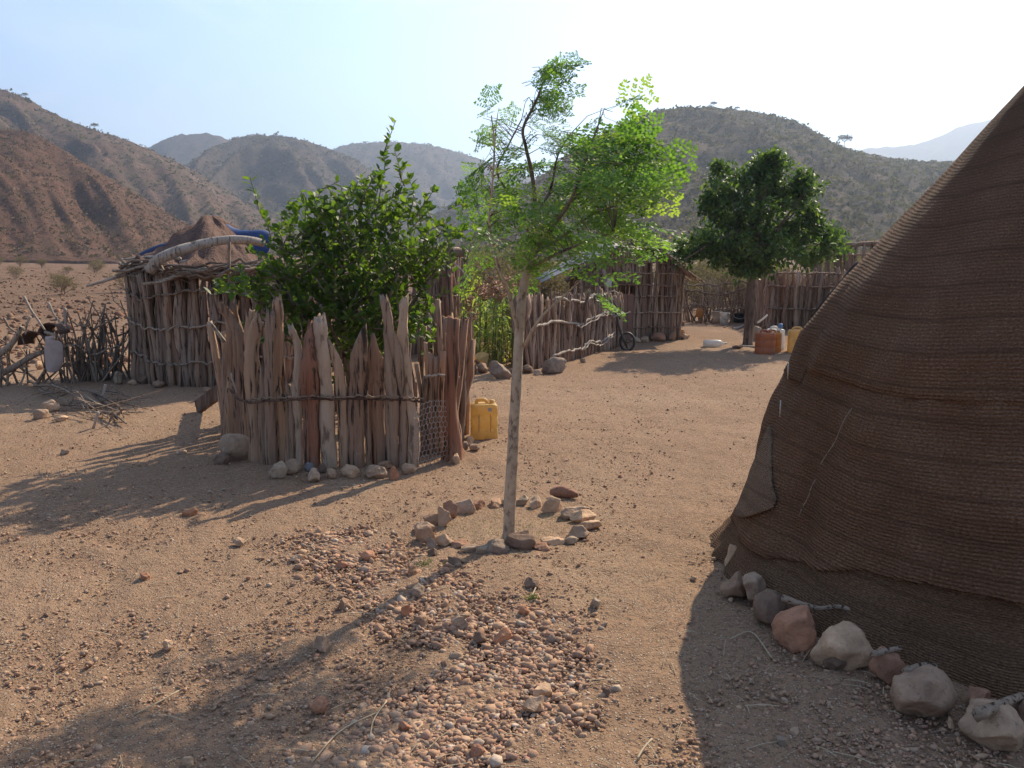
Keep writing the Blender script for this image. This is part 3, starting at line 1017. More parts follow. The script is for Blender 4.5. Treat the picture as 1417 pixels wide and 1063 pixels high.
# ==================================================================== MIDDLE HUT WITH DOORWAY AND ITS FENCE
def middle_hut():
    yw = 16.6
    x0, x1 = 1.35, 3.12
    xd0, xd1 = 1.93, 2.28                    # doorway
    t = thing('stick_hut', 'stick hut with gabled wall, small doorway and patched iron roof behind the young tree', 'hut', on(((x0 + x1) / 2, yw)))

    def top(x):
        return float(np.interp(x, [1.0, 1.35, 2.0, 2.75, 3.2], [1.12, 1.30, 1.66, 1.60, 1.22]))

    rr = random.Random(3)
    # front wall; above the doorway only short poles hang from the rail
    x = x0
    while x < x1:
        r = rr.uniform(0.026, 0.04)
        if xd0 - 0.02 < x < xd1:
            zb = 1.06
        else:
            zb = -0.02
        put(rr.choice(POLES['pole_red']), 'wall_pole', t, (x, yw + rr.uniform(-0.02, 0.02), zb + relief(x, yw) * 0), (rr.gauss(0, 0.012), rr.gauss(0, 0.025), rr.uniform(0, 6)), (r / 0.05, r / 0.05, top(x) - zb + 0.03))
        x += rr.uniform(0.036, 0.056)
    pole_wall(t, [(x1, yw), (x1 + 0.15, yw + 1.9)], 0.055, lambda u: 1.2, 0.03, 0.045, POLES['pole_red'], seed=5)
    pole_wall(t, [(x0, yw), (x0 - 0.1, yw + 1.9)], 0.06, lambda u: 1.2, 0.03, 0.045, POLES['pole_red'], seed=6)
    pole_wall(t, [(x0 - 0.1, yw + 1.9), (x1 + 0.15, yw + 1.9)], 0.06, lambda u: 1.45, 0.03, 0.045, POLES['pole_red'], seed=7)
    for i, z in enumerate((0.22, 0.50, 0.80, 1.0, 1.22, 1.42)):
        xa = xd1 - 0.02 if z < 1.0 else x0
        xb = min(x1 + 0.02, float(np.interp(z, [1.2, 1.66], [3.2, 2.5])))
        rail(t, [(xa, yw - 0.055, z), ((xa + xb) / 2, yw - 0.06, z + 0.02), (xb, yw - 0.055, z)], 0.013, M['pole_red'], 'tie_rail', i, 0.012)
    # door: boards side by side
    d = MB().box(((xd0 + xd1) / 2, yw + 0.05, 0.40), (xd1 - xd0, 0.02, 0.86)).build('door', M['door'], t, False)
    for k in range(3):
        w = (xd1 - xd0) / 3
        bb = MB().box((xd0 + w * (k + 0.5), yw + 0.03, 0.40 + 0.01 * k), (w - 0.012, 0.022, 0.9 - 0.02 * k))
        o = bb.build('door_board', M['door'], None, False)
        o.parent = d
        o.location = Vector((0, 0, 0))
        for v in o.data.vertices:
            v.co -= t.location
    # ridge, rafters, roof sheets
    MB().tube([(2.05, yw - 0.3, 1.73), (2.05, yw + 2.1, 1.75)], 0.04, 7, 0.15, 1).build('ridge_pole', M['pole_red'], t)
    MB().tube(spline([(0.98, yw - 0.22, 1.10), (1.55, yw - 0.25, 1.47), (2.02, yw - 0.2, 1.72)], 4), 0.042, 7, 0.25, 8).build('rafter', M['pole'], t)
    MB().tube(spline([(2.72, yw - 0.15, 1.66), (3.05, yw - 0.18, 1.42), (3.32, yw - 0.15, 1.18)], 4), 0.034, 7, 0.2, 9).build('rafter', M['pole_red'], t)
    MB().tube([P(835, 372, yw - 0.35), P(842, 415, yw - 0.35), P(843, 470, yw - 0.4)], [0.05, 0.045, 0.045], 7, 0.2, 10).build('door_post', M['pole'], t)

    def sheet(corners, mat, waves, name='roof_sheet', amp=0.012):
        a, b, c2, d2 = (Vector(q) for q in corners)      # a-b eave, d-c ridge
        n, m2 = waves * 6, 6
        mb = MB()
        for j in range(m2 + 1):
            for i in range(n + 1):
                u, v = i / n, j / m2
                q = a.lerp(b, u).lerp(d2.lerp(c2, u), v)
                q.z += amp * math.sin(u * waves * 2 * math.pi) + 0.01 * mnoise.noise((q.x * 3, q.y * 3, 1))
                mb.v.append(tuple(q))
        for j in range(m2):
            for i in range(n):
                k = j * (n + 1) + i
                mb.f.append((k, k + 1, k + n + 2, k + n + 1))
        o = mb.build(name, mat, t)
        s = o.modifiers.new('thick', 'SOLIDIFY')
        s.thickness = 0.006
        return o

    # corrugated iron slope on the garden side, in two overlapping sheets
    sheet([(0.55, yw - 0.05, 1.06), (0.55, yw + 1.1, 1.08), (2.0, yw + 1.05, 1.80), (2.0, yw - 0.25, 1.745)], M['sheet'], 11)
    sheet([(0.5, yw + 1.0, 1.07), (0.5, yw + 2.2, 1.10), (2.02, yw + 2.15, 1.88), (2.02, yw + 0.95, 1.83)], M['sheet'], 11)
    sheet([(3.36, yw + 2.1, 1.22), (3.36, yw - 0.22, 1.16), (2.72, yw - 0.2, 1.685), (2.72, yw + 2.1, 1.72)], M['rust_sheet'], 9)
    sheet([(2.74, yw + 2.1, 1.70), (2.74, yw - 0.16, 1.68), (2.02, yw - 0.2, 1.735), (2.02, yw + 2.1, 1.78)], M['rust_sheet'], 8)
    for k in range(9):                                   # stick ends along the eave
        y = yw - 0.2 + 0.24 * k
        MB().tube([(3.05, y, 1.40), (3.5 + rr.uniform(-0.05, 0.08), y + rr.uniform(-0.1, 0.1), 1.06)], 0.014, 5, 0.1, k).build('roof_stick', M['pole_red'], t)
    for x_, z_, w_, h_ in ((2.28, 1.72, 0.2, 0.13),):
        mb = MB().box((x_, yw + 0.3, z_ + 0.08), (w_, 0.3, h_))
        mb.build('roof_bundle', M['rust_sheet'], t, False)
    # pale card hanging by the doorway
    p = P(843, 391, yw - 0.42)
    mb = MB().box((0, 0, 0), (0.10, 0.008, 0.16), Euler((0.1, 0.25, 0.2)).to_matrix())
    o = mb.build('card', M['card'], None, False)
    o.location = p
    tag(o, 'small pale card tied to the post beside the hut doorway', 'card')
    return t


middle_hut()


def garden_fence():
    A, B = G(722, 513), G(856, 479)
    t = thing('stick_fence', 'close-set stick fence with three wavy pale rails running up to the hut doorway', 'fence', on(A))
    rr = random.Random(9)
    pole_wall(t, [A, A.lerp(B, 0.5) + Vector((0.05, -0.05, 0)), B], 0.055, lambda u: 1.04 - 0.10 * u + 0.05 * math.sin(u * 19), 0.028, 0.048, POLES['pole_red'], 'stake', 12, 0.05, 0.04)
    pole_wall(t, [A + Vector((0.1, 0.1, 0)), B], 0.12, lambda u: 1.06 - 0.06 * u + 0.09 * math.sin(u * 31), 0.025, 0.04, POLES['pole'], 'stake', 14, 0.04, 0.08)
    # side that runs back, closing the garden plot
    pole_wall(t, [A, A + Vector((-0.15, 1.6, 0))], 0.11, lambda u: 1.05, 0.025, 0.045, POLES['pole'], 'stake', 15, 0.03, 0.06)
    n = Vector((B.y - A.y, -(B.x - A.x), 0)).normalized()
    tops = [[(767, 412), (795, 417), (810, 418), (822, 409), (834, 409)], [(735, 455), (762, 446), (795, 447), (803, 450), (818, 441), (835, 434), (850, 432)], [(764, 493), (790, 485), (806, 482), (815, 473), (830, 474), (842, 466), (851, 461)]]
    for k, row in enumerate(tops):
        pts = []
        for px, py in row:
            # follow the line of the fence in plan
            u = min(max((px - 722) / (856 - 722), 0), 1)
            Yv = 1 / ((1 - u) / A.y + u / B.y)
            pts.append(P(px, py, Yv - 0.34))
        rail(t, pts, 0.02, M['driftwood'], 'tie_rail', 40 + k, 0.02, 6)
        if k:
            rail(t, [p + Vector((0.02, -0.02, -0.035)) for p in pts[2:]], 0.012, M['driftwood'], 'tie_rail', 50 + k, 0.02, 5)
    a, b = G(733, 512), P(760, 440, 12.4)
    return t


garden_fence()


# ==================================================================== BACK FENCE AND HUT TO THE REAR
def brush_stick(mb, a, b, r, rr, forks=2, n=4):
    a, b = Vector(a), Vector(b)
    L0 = (b - a).length
    mid = a.lerp(b, 0.5) + Vector((rr.gauss(0, 0.07), rr.gauss(0, 0.05), rr.gauss(0, 0.04))) * L0
    sp = spline([a, mid, b], 4)
    mb.tube(sp, lerp_r(r, r * 0.4, len(sp)), n, 0.1, rr.randint(0, 999), False)
    for _ in range(forks):
        u = rr.randint(2, len(sp) - 2)
        q = sp[u]
        d = ((b - a).normalized() + Vector((rr.gauss(0, 0.6), rr.gauss(0, 0.5), rr.gauss(0.15, 0.5)))).normalized()
        e = q + d * L0 * rr.uniform(0.18, 0.4)
        mb.tube([q, q.lerp(e, 0.5) + Vector((rr.gauss(0, 0.03), 0, rr.gauss(0, 0.03))), e], [r * 0.55, r * 0.4, r * 0.2], 3, 0, 0, False)


def back_fence():
    A, B = G(930, 446), G(1068, 447)
    t = thing('brush_fence', 'low fence of tangled dry branches behind the dark green tree', 'fence', on(A))
    rr = random.Random(19)
    for i in range(74):
        u = i / 73
        p = A.lerp(B, u) + Vector((rr.uniform(-0.03, 0.03), rr.uniform(-0.15, 0.15), -0.03))
        mb = MB()
        h = rr.uniform(0.65, 1.08)
        brush_stick(mb, p, p + Vector((rr.gauss(0, 0.14), rr.gauss(0, 0.1), h)), rr.uniform(0.014, 0.03), rr, 2)
        mb.build('stake', M['stick'], t, True, p)
    for k, z in enumerate((0.35, 0.72, 0.9)):
        rail(t, [A.lerp(B, u) + Vector((0, -0.18, z + 0.06 * math.sin(u * 9 + k))) for u in (0, 0.2, 0.45, 0.7, 1)], 0.02, M['stick'], 'tie_rail', k + 70, 0.03)
    return t


back_fence()


def rear_hut():
    A = G(1064, 456)
    y = A.y
    B = Vector((P(1150, 456, y - 0.1).x, y - 0.1, 0))
    t = thing('stick_hut', 'low stick shelter with vertical poles and three rails, right of the dark green tree', 'hut', on(A))
    pole_wall(t, [A, B, B + Vector((1.2, -0.1, 0))], 0.088, lambda u: 1.28, 0.036, 0.056, POLES['pole_red'], seed=61, depth=0.03, lean=0.035)
    pole_wall(t, [A, A + Vector((0.12, 2.0, 0))], 0.1, lambda u: 1.2, 0.036, 0.056, POLES['pole_red'], seed=62)
    for k, (py, dz) in enumerate(((377, 0), (396, 0), (427, 0))):
        rail(t, [P(1062, py, y - 0.08), P(1105, py + 1, y - 0.1), P(1165, py + 2, y - 0.2)], 0.022, M['pole'], 'tie_rail', k + 90, 0.015)
    # brushy dark back wall inside the gaps
    pole_wall(t, [A + Vector((0.05, 0.18, 0)), B + Vector((1.2, 0.12, 0))], 0.10, lambda u: 1.15, 0.04, 0.06, POLES['pole_red'], seed=63, depth=0.03)
    t2 = thing('stick_hut', 'taller pole hut with rough grassy top behind the low shelter, partly behind the dome', 'hut', on((B.x + 0.6, y + 1.1)))
    X0, X1 = P(1118, 400, y + 1.0).x, P(1260, 400, y + 1.0).x
    pole_wall(t2, [(X0, y + 1.0), (X1, y + 1.0)], 0.092, lambda u: 1.70 + 0.12 * u, 0.04, 0.062, POLES['pole'], seed=64, depth=0.03)
    for z in (0.9, 1.55):
        rail(t2, [(X0, y + 0.92, z), (X1, y + 0.92, z + 0.05)], 0.02, M['pole'], 'tie_rail', 5, 0.01)
    rr = random.Random(77)
    for k in range(40):
        u = rr.random()
        a = Vector((X0 + (X1 - X0) * u, y + 1.0 + rr.uniform(-0.15, 0.8), 1.70 + 0.12 * u))
        mb = MB()
        brush_stick(mb, a, a + Vector((rr.gauss(0, 0.4), rr.gauss(0, 0.2), rr.uniform(0.0, 0.14))), 0.014, rr, 2)
        mb.build('roof_stick', M['stick'], t2, True, a)
    MB().tube([(X0 - 0.1, y + 0.95, 1.72), (X1, y + 0.95, 1.86)], 0.05, 7, 0.2, 3).build('roof_pole', M['pole'], t2)
    # dark sheet slung down between the shelter and the dome
    q = [P(1186, 362, y - 1.0), P(1164, 387, y - 0.95), P(1144, 411, y - 0.9), P(1122, 437, y - 0.85)]
    mb = MB()
    for j in range(5):
        for i, p in enumerate(spline(q, 4)):
            mb.v.append((p.x + 0.22 * j, p.y + 0.10 * j, max(0.05, p.z - 0.25 * j + 0.02 * math.sin(i + j))))
    n = len(mb.v) // 5
    for j in range(4):
        for i in range(n - 1):
            a = j * n + i
            mb.f.append((a, a + 1, a + 1 + n, a + n))
    o = mb.build('dark_sheet', M['black'], None, True, q[0])
    o.modifiers.new('thick', 'SOLIDIFY').thickness = 0.01
    tag(o, 'black sheet slung down beside the low pole shelter, next to the dome', 'sheet')


rear_hut()


# ==================================================================== BRUSH FENCE ON THE LEFT
def left_fence():
    A, B = G(-60, 540), G(178, 522)
    t = thing('brush_fence', 'broken fence of thin crooked dead sticks left of the mud-roofed hut', 'fence', on(B))
    rr = random.Random(29)
    A2, B2 = G(88, 528), G(178, 522)
    for i in range(44):
        u = rr.random()
        p = A2.lerp(B2, u) + Vector((0, rr.uniform(-0.18, 0.18), -0.03))
        mb = MB()
        h = rr.uniform(0.55, 1.18) * (0.8 + 0.3 * u)
        brush_stick(mb, p, p + Vector((rr.gauss(0, 0.15), rr.gauss(0, 0.1), h)), rr.uniform(0.013, 0.03), rr, 1)
        mb.build('stake', M['stick'], t, True, p)
    for i in range(18):
        u = rr.random()
        p = A.lerp(A2, u) + Vector((0, rr.uniform(-0.25, 0.25), -0.03))
        mb = MB()
        h = rr.uniform(0.25, 0.6) + 0.3 * u
        brush_stick(mb, p, p + Vector((rr.gauss(0.1, 0.3), rr.gauss(0, 0.15), h)), rr.uniform(0.012, 0.028), rr, 2)
        mb.build('stake', M['stick'], t, True, p)
    for k, z in enumerate((0.4, 0.75)):
        rail(t, [A2.lerp(B2, u) + Vector((0, -0.2, z + 0.07 * math.sin(u * 7 + k))) for u in (0, 0.3, 0.6, 1.0)], 0.012, M['stick'], 'tie_rail', k + 3, 0.03)
    # the larger branches one can tell apart
    Y = 10.9
    named = [([(0, 517), (20, 508), (40, 495), (60, 486)], 0.05, 'thick dark branch lying low at the near end of the broken stick fence'),
             ([(0, 490), (14, 478), (24, 464), (30, 452)], 0.045, 'grey forked branch leaning over the low end of the broken stick fence'),
             ([(33, 410), (42, 428), (52, 442), (62, 457)], 0.018, 'pale thin stick poking up above the hanging sack, tallest there'),
             ([(67, 419), (75, 436), (86, 449)], 0.018, 'pale straight stick slanting above the dark hide on the fence'),
             ([(90, 426), (90, 442), (92, 455)], 0.02, 'short upright pale stick beside the dark hide on the fence'),
             ([(42, 438), (37, 450), (35, 463)], 0.016, 'short curved pale stick left of the hanging sack'),
             ([(62, 459), (74, 463), (82, 467), (88, 463)], 0.022, 'pale bent stick lying across the top of the hanging sack'),
             ([(5, 440), (14, 455), (28, 463), (34, 478)], 0.014, 'thin dark twig arching over the low end of the broken fence')]
    for i, (pp, r, lab) in enumerate(named):
        pts = [P(x, y, Y - 0.12 * (i % 3)) for x, y in pp]
        sp = spline(pts, 5)
        o = MB().tube(sp, lerp_r(r, r * 0.55, len(sp)), 7, 0.2, i + 60).build('branch', M['driftwood'] if 1 < i < 7 else M['stick'], None, True, pts[0])
        tag(o, lab, 'branch')
    # hanging sack
    mb = MB()
    cols = [(62, 70, 78, 86), (62, 70, 78, 87), (61, 70, 79, 88), (62, 71, 80, 88), (63, 71, 79, 86), (64, 71, 77, 82)]
    rows = [(464, 466, 470, 472), (474, 474, 478, 480), (486, 487, 489, 490), (497, 498, 499, 499), (506, 508, 508, 507), (512, 514, 515, 514)]
    for j in range(6):
        for i in range(4):
            q = P(cols[j][i], rows[j][i], Y - 0.28)
            mb.v.append((q.x, q.y - (0.09 if i in (1, 2) else 0) + 0.02 * mnoise.noise((i * 2, j * 2, 1)), q.z))
    for j in range(5):
        for i in range(3):
            a = j * 4 + i
            mb.f.append((a, a + 4, a + 5, a + 1))
    o = mb.build('sack', M['sack'], None, True, P(75, 490, Y - 0.28))
    o.modifiers.new('sub', 'SUBSURF').render_levels = 2
    o.modifiers.new('thick', 'SOLIDIFY').thickness = 0.09
    tag(o, 'pale woven sack hanging on the broken stick fence', 'sack')
    for (px, py, w, lab) in ((52, 462, 0.36, 'curved stiff brown hide propped on the broken fence, left of the sack'), (76, 450, 0.30, 'smaller dark folded hide on the broken fence above the sack')):
        c = P(px, py, Y + 0.1)
        mb = MB()
        for j in range(7):
            for i in range(9):
                a = math.pi * i / 8
                rr2 = w * 0.5 * (1 - 0.25 * (j / 6))
                mb.v.append((c.x + rr2 * math.cos(a) * -1, c.y + (j - 3) * 0.05 + 0.02 * mnoise.noise((i, j, w * 9)), c.z - w * 0.35 + rr2 * 1.0 * math.sin(a)))
        for j in range(6):
            for i in range(8):
                a = j * 9 + i
                mb.f.append((a, a + 1, a + 10, a + 9))
        o = mb.build('hide', M['hide'], None, True, c)
        o.modifiers.new('thick', 'SOLIDIFY').thickness = 0.015
        tag(o, lab, 'hide')


left_fence()


def branch_pile():
    rr = random.Random(41)
    # (x0,y0,x1,y1) on the ground in the photograph's projection, height, thickness
    rows = [(48, 541, 150, 586, 0.10, 0.016), (40, 536, 200, 560, 0.16, 0.014), (72, 541, 118, 575, 0.12, 0.012), (126, 553, 160, 588, 0.18, 0.018), (130, 555, 172, 588, 0.2, 0.015),
            (145, 548, 200, 565, 0.12, 0.012), (95, 560, 170, 590, 0.05, 0.013), (60, 552, 140, 580, 0.06, 0.012), (110, 548, 185, 556, 0.15, 0.010), (120, 580, 198, 578, 0.08, 0.012),
            (140, 578, 175, 591, 0.04, 0.02), (100, 570, 160, 570, 0.04, 0.012), (75, 565, 150, 572, 0.03, 0.011), (90, 545, 180, 583, 0.14, 0.011), (112, 556, 190, 575, 0.1, 0.010),
            (85, 556, 130, 587, 0.1, 0.012), (150, 560, 205, 572, 0.05, 0.010), (118, 560, 165, 580, 0.2, 0.009), (55, 548, 110, 560, 0.1, 0.012), (105, 566, 200, 560, 0.07, 0.009)]
    for i, (x0, y0, x1, y1, h, r) in enumerate(rows):
        a, b = on(G(x0, y0), 0.02 + h * 0.4), on(G(x1, y1), 0.02 + h * 0.25)
        mb = MB()
        brush_stick(mb, a, b, r, rr, 2, 5)
        o = mb.build('dead_branch', M['stick'], None, True, a)
        tag(o, 'one of the long thin grey branches heaped on bare ground before the mud-roofed hut', 'branch', 'dead branches heaped on the ground')
    for (x0, y0, x1, y1, lab) in ((139, 556, 146, 532, 'short pale stick standing up out of the branch heap'), (129, 590, 136, 570, 'short grey stub poking up at the near edge of the branch heap')):
        a = on(G(x0, y0 + 4), 0)
        b = P(x1, y1, a.y)
        o = MB().tube(spline([a, a.lerp(b, 0.5), b], 3), 0.014, 6, 0.1, 5).build('dead_branch', M['driftwood'], None, True, a)
        tag(o, lab, 'branch')


branch_pile()


# ==================================================================== STAKE FENCE ROUND THE BUSH
def zp(zx, zy):
    """From the enlarged study of the fence to the photograph's pixels."""
    return 260 + zx / 3.5425, 390 + zy / 3.5425


STAKES = [  # (base x, base y, [(x, y) up the stake], width, material, pointed)
    (208, 775, [(205, 640), (208, 480)], 38, 'stake', 0),
    (245, 780, [(248, 560), (240, 330), (225, 110)], 38, 'stake', 0),
    (280, 790, [(270, 560), (265, 300), (215, 190), (160, 118)], 46, 'stake', 0),
    (328, 884, [(322, 640), (312, 380), (325, 250), (340, 160)], 56, 'stake', 1),
    (364, 892, [(366, 640), (368, 418)], 34, 'stake', 0),
    (300, 830, [(292, 560), (300, 330), (295, 170)], 42, 'stake', 1),
    (405, 905, [(402, 640), (398, 400), (402, 145)], 46, 'stake_grey', 0),
    (462, 893, [(448, 640), (432, 500), (440, 300), (438, 92)], 54, 'stake', 0),
    (440, 700, [(436, 520), (445, 300)], 40, 'stake', 1),
    (512, 903, [(510, 700), (500, 560), (482, 495)], 28, 'stake', 1),
    (550, 905, [(545, 700), (530, 520), (538, 330), (503, 222)], 34, 'stake_pale2', 0),
    (488, 897, [(484, 700), (470, 560)], 34, 'stake', 0),
    (612, 915, [(604, 650), (592, 400), (600, 212)], 78, 'stake_red', 1),
    (692, 914, [(680, 650), (662, 400), (646, 178)], 64, 'stake_pale', 0),
    (760, 908, [(755, 640), (735, 430), (690, 285)], 46, 'stake', 1),
    (826, 908, [(822, 650), (834, 430), (862, 228)], 78, 'stake', 1),
    (884, 902, [(880, 720), (872, 540)], 26, 'stake', 0),
    (935, 892, [(930, 650), (925, 440), (906, 275)], 68, 'stake', 1),
    (1000, 902, [(1002, 640), (990, 400), (965, 220)], 54, 'stake', 1),
    (1048, 905, [(1055, 640), (1035, 400), (990, 240), (962, 85)], 44, 'stake', 0),
    (1102, 905, [(1106, 720), (1080, 540), (1055, 280), (1062, 82)], 50, 'stake_pale2', 0),
]


def stake_fence():
    base_mid = G(*zp(690, 914))
    t = thing('stake_fence', 'ring fence of rough split stakes around the leafy green bush', 'fence', on(base_mid))
    rr = random.Random(55)
    for i, (bx, by, ups, w, mk, pt) in enumerate(STAKES):
        b = G(*zp(bx, by))
        Y = b.y
        pts = [on(b, -0.06)] + [P(*zp(x, y), Y + 0.0 + rr.uniform(-0.02, 0.03)) for x, y in ups]
        r = w / 3.5425 / FPX * Y * 0.53
        sp = spline(pts, 6 if len(pts) > 2 else 9)
        n = len(sp)
        rs = [r * rr.uniform(0.92, 1.08) * (1.04 - 0.12 * k / n) for k in range(n)]
        if pt:
            for k in range(5):
                rs[n - 1 - k] *= (0.28, 0.52, 0.72, 0.86, 0.95)[k]
        else:
            rs[-1] *= 0.85
        mat = {'stake_grey': 'pole', 'stake_pale2': 'stake_pale'}.get(mk, mk)
        MB().tube(sp, rs, 18, 0.32, i + 3, True, rr.uniform(0.55, 0.8), 0.05).build('stake', M[mat], t, True, pts[0])
    # right corner post with the wire netting nailed to it
    p0 = G(*zp(1290, 874))
    pts = [on(p0, -0.05)] + [P(*zp(x, y), p0.y) for x, y in ((1300, 780), (1285, 640), (1296, 400), (1303, 180))]
    sp = spline(pts, 5)
    MB().tube(sp, [0.09 - 0.04 * min(1, k / 12) for k in range(len(sp))], 12, 0.22, 91, True, 0.8, 0.02).build('corner_post', M['stake_red'], t, True, pts[0])
    # smaller stakes going back between front and corner post
    for i, (bx, by, tx, ty, w) in enumerate(((1150, 870, 1160, 470, 26), (1190, 868, 1192, 350, 30), (1222, 868, 1216, 370, 28), (1250, 870, 1252, 345, 30), (1172, 860, 1120, 400, 22), (1265, 866, 1250, 430, 26), (1135, 880, 1115, 500, 22), (1205, 860, 1165, 300, 20), (1240, 862, 1225, 90, 26))):
        px, py = zp(bx, by)
        b = G(px, py - 6)
        top_ = P(*zp(tx, ty), b.y)
        MB().tube(spline([on(b, -0.05), b.lerp(top_, 0.5) + Vector((rr.uniform(-0.02, 0.02), 0, 0)), top_], 4), w / 3.5425 / FPX * b.y * 0.5, 8, 0.2, i + 200, True, 0.8, 0.02).build('stake', M['stake' if i % 2 else 'pole'], t, True, b)
    # the far side of the ring
    c = Vector((-1.45, 7.95))
    path = [(-0.50, 7.15), (-0.42, 7.9), (-0.62, 8.7), (-1.2, 9.15), (-1.9, 9.1), (-2.5, 8.6), (-2.62, 8.0), (-2.56, 7.7)]
    pole_wall(t, path, 0.115, lambda u: 1.0 + 0.12 * math.sin(u * 40), 0.03, 0.055, POLES['stake'] + POLES['pole'], 'stake', 71, 0.04, 0.06)
    # wire and rails
    Y = base_mid.y
    rl = [(198, 520), (215, 540), (250, 575), (300, 590), (400, 585), (520, 580), (600, 572), (700, 578), (800, 574), (900, 575), (1000, 578), (1100, 582), (1155, 590)]
    fr = [G(*zp(x, 905 if x > 320 else 905 - (320 - x) * 1.1)).y - 0.09 for x, y in rl]
    rail(t, [P(*zp(x, y), yy) for (x, y), yy in zip(rl, fr)], 0.010, M['dark_wood'], 'tie_rail', 3, 0.005)
    rail(t, [P(*zp(x, y - 14), yy - 0.01) for (x, y), yy in zip(rl[3:], fr[3:])], 0.007, M['stick'], 'tie_rail', 4, 0.009)
    rail(t, [P(*zp(1160, 470), 6.9), P(*zp(1240, 455), 7.0), P(*zp(1330, 466), 6.95)], 0.012, M['driftwood'], 'tie_rail', 5, 0.008)
    MB().tube(spline([P(*zp(210, 440), 7.35), P(*zp(222, 490), 7.3), P(*zp(240, 545), 7.3)], 4), 0.008, 5, 0, 1).build('wire_loop', M['driftwood'], t)
    MB().tube(spline([P(*zp(105, 198), 7.8), P(*zp(140, 240), 7.8), P(*zp(180, 295), 7.8)], 4), 0.016, 6, 0.1, 1).build('loose_stick', M['driftwood'], t)
    # hexagonal wire netting
    a, b = G(*zp(1128, 908)), G(*zp(1292, 868))
    a.y -= 0.05
    mb = MB()
    cell = 0.026
    wd = (b - a).length
    hgt = 0.50
    seen = set()
    ux = (b - a).normalized()
    nrow = int(hgt / (cell * 1.5))
    ncol = int(wd / (cell * 1.732))
    for j in range(nrow):
        for i in range(ncol):
            cx = (i + 0.5 * (j % 2)) * cell * 1.732
            cz = j * cell * 1.5 + 0.03
            hexp = [(cx + cell * math.cos(rad(60 * k + 30)), cz + cell * math.sin(rad(60 * k + 30))) for k in range(6)]
            for k in range(6):
                p, q = hexp[k], hexp[(k + 1) % 6]
                key = tuple(sorted(((round(p[0], 3), round(p[1], 3)), (round(q[0], 3), round(q[1], 3)))))
                if key in seen:
                    continue
                seen.add(key)
                bul = lambda s, z: a + ux * s + Vector((0, -0.03 - 0.05 * math.sin(s * 7) * math.sin(z * 6), z + 0.03 * math.sin(s * 9) * (z / hgt)))
                mb.tube([bul(*p), bul(*q)], 0.0026, 3, 0, 0, False)
    o = mb.build('wire_netting', M['wire'], t)
    tag(o, kind='stuff')
    return t


stake_fence()

# plank leaning at the back of the fence
a, b = G(274, 570), P(316, 533, 8.0)
mb = MB()
d = (b + Vector((0.25, 0.1, 0.14)) - a)
rot = d.to_track_quat('X', 'Z').to_matrix()
mb.box(on(a, 0.05) + d * 0.5, (d.length, 0.05, 0.14), rot)
o = mb.build('plank', M['dark_wood'], None, False, on(a))
bv = o.modifiers.new('b', 'BEVEL')
bv.width = 0.006
tag(o, 'dark brown plank leaning against the outer side of the stake fence', 'plank')


# ==================================================================== LEAFY BUSH
M['lime_leaf'] = leaf_mat('glossy_lime_leaf', [(0.05, 0.08, 0.018), (0.07, 0.115, 0.024), (0.092, 0.145, 0.03), (0.135, 0.19, 0.038), (0.21, 0.24, 0.045)], 0.54, 0.46, 0.22, 'tint')
M['lime_leaf_single'] = leaf_mat('glossy_single_leaf', [(0.045, 0.085, 0.016), (0.07, 0.125, 0.022), (0.105, 0.17, 0.028), (0.19, 0.23, 0.035)], 0.45, 0.44, 0.25, 'random')


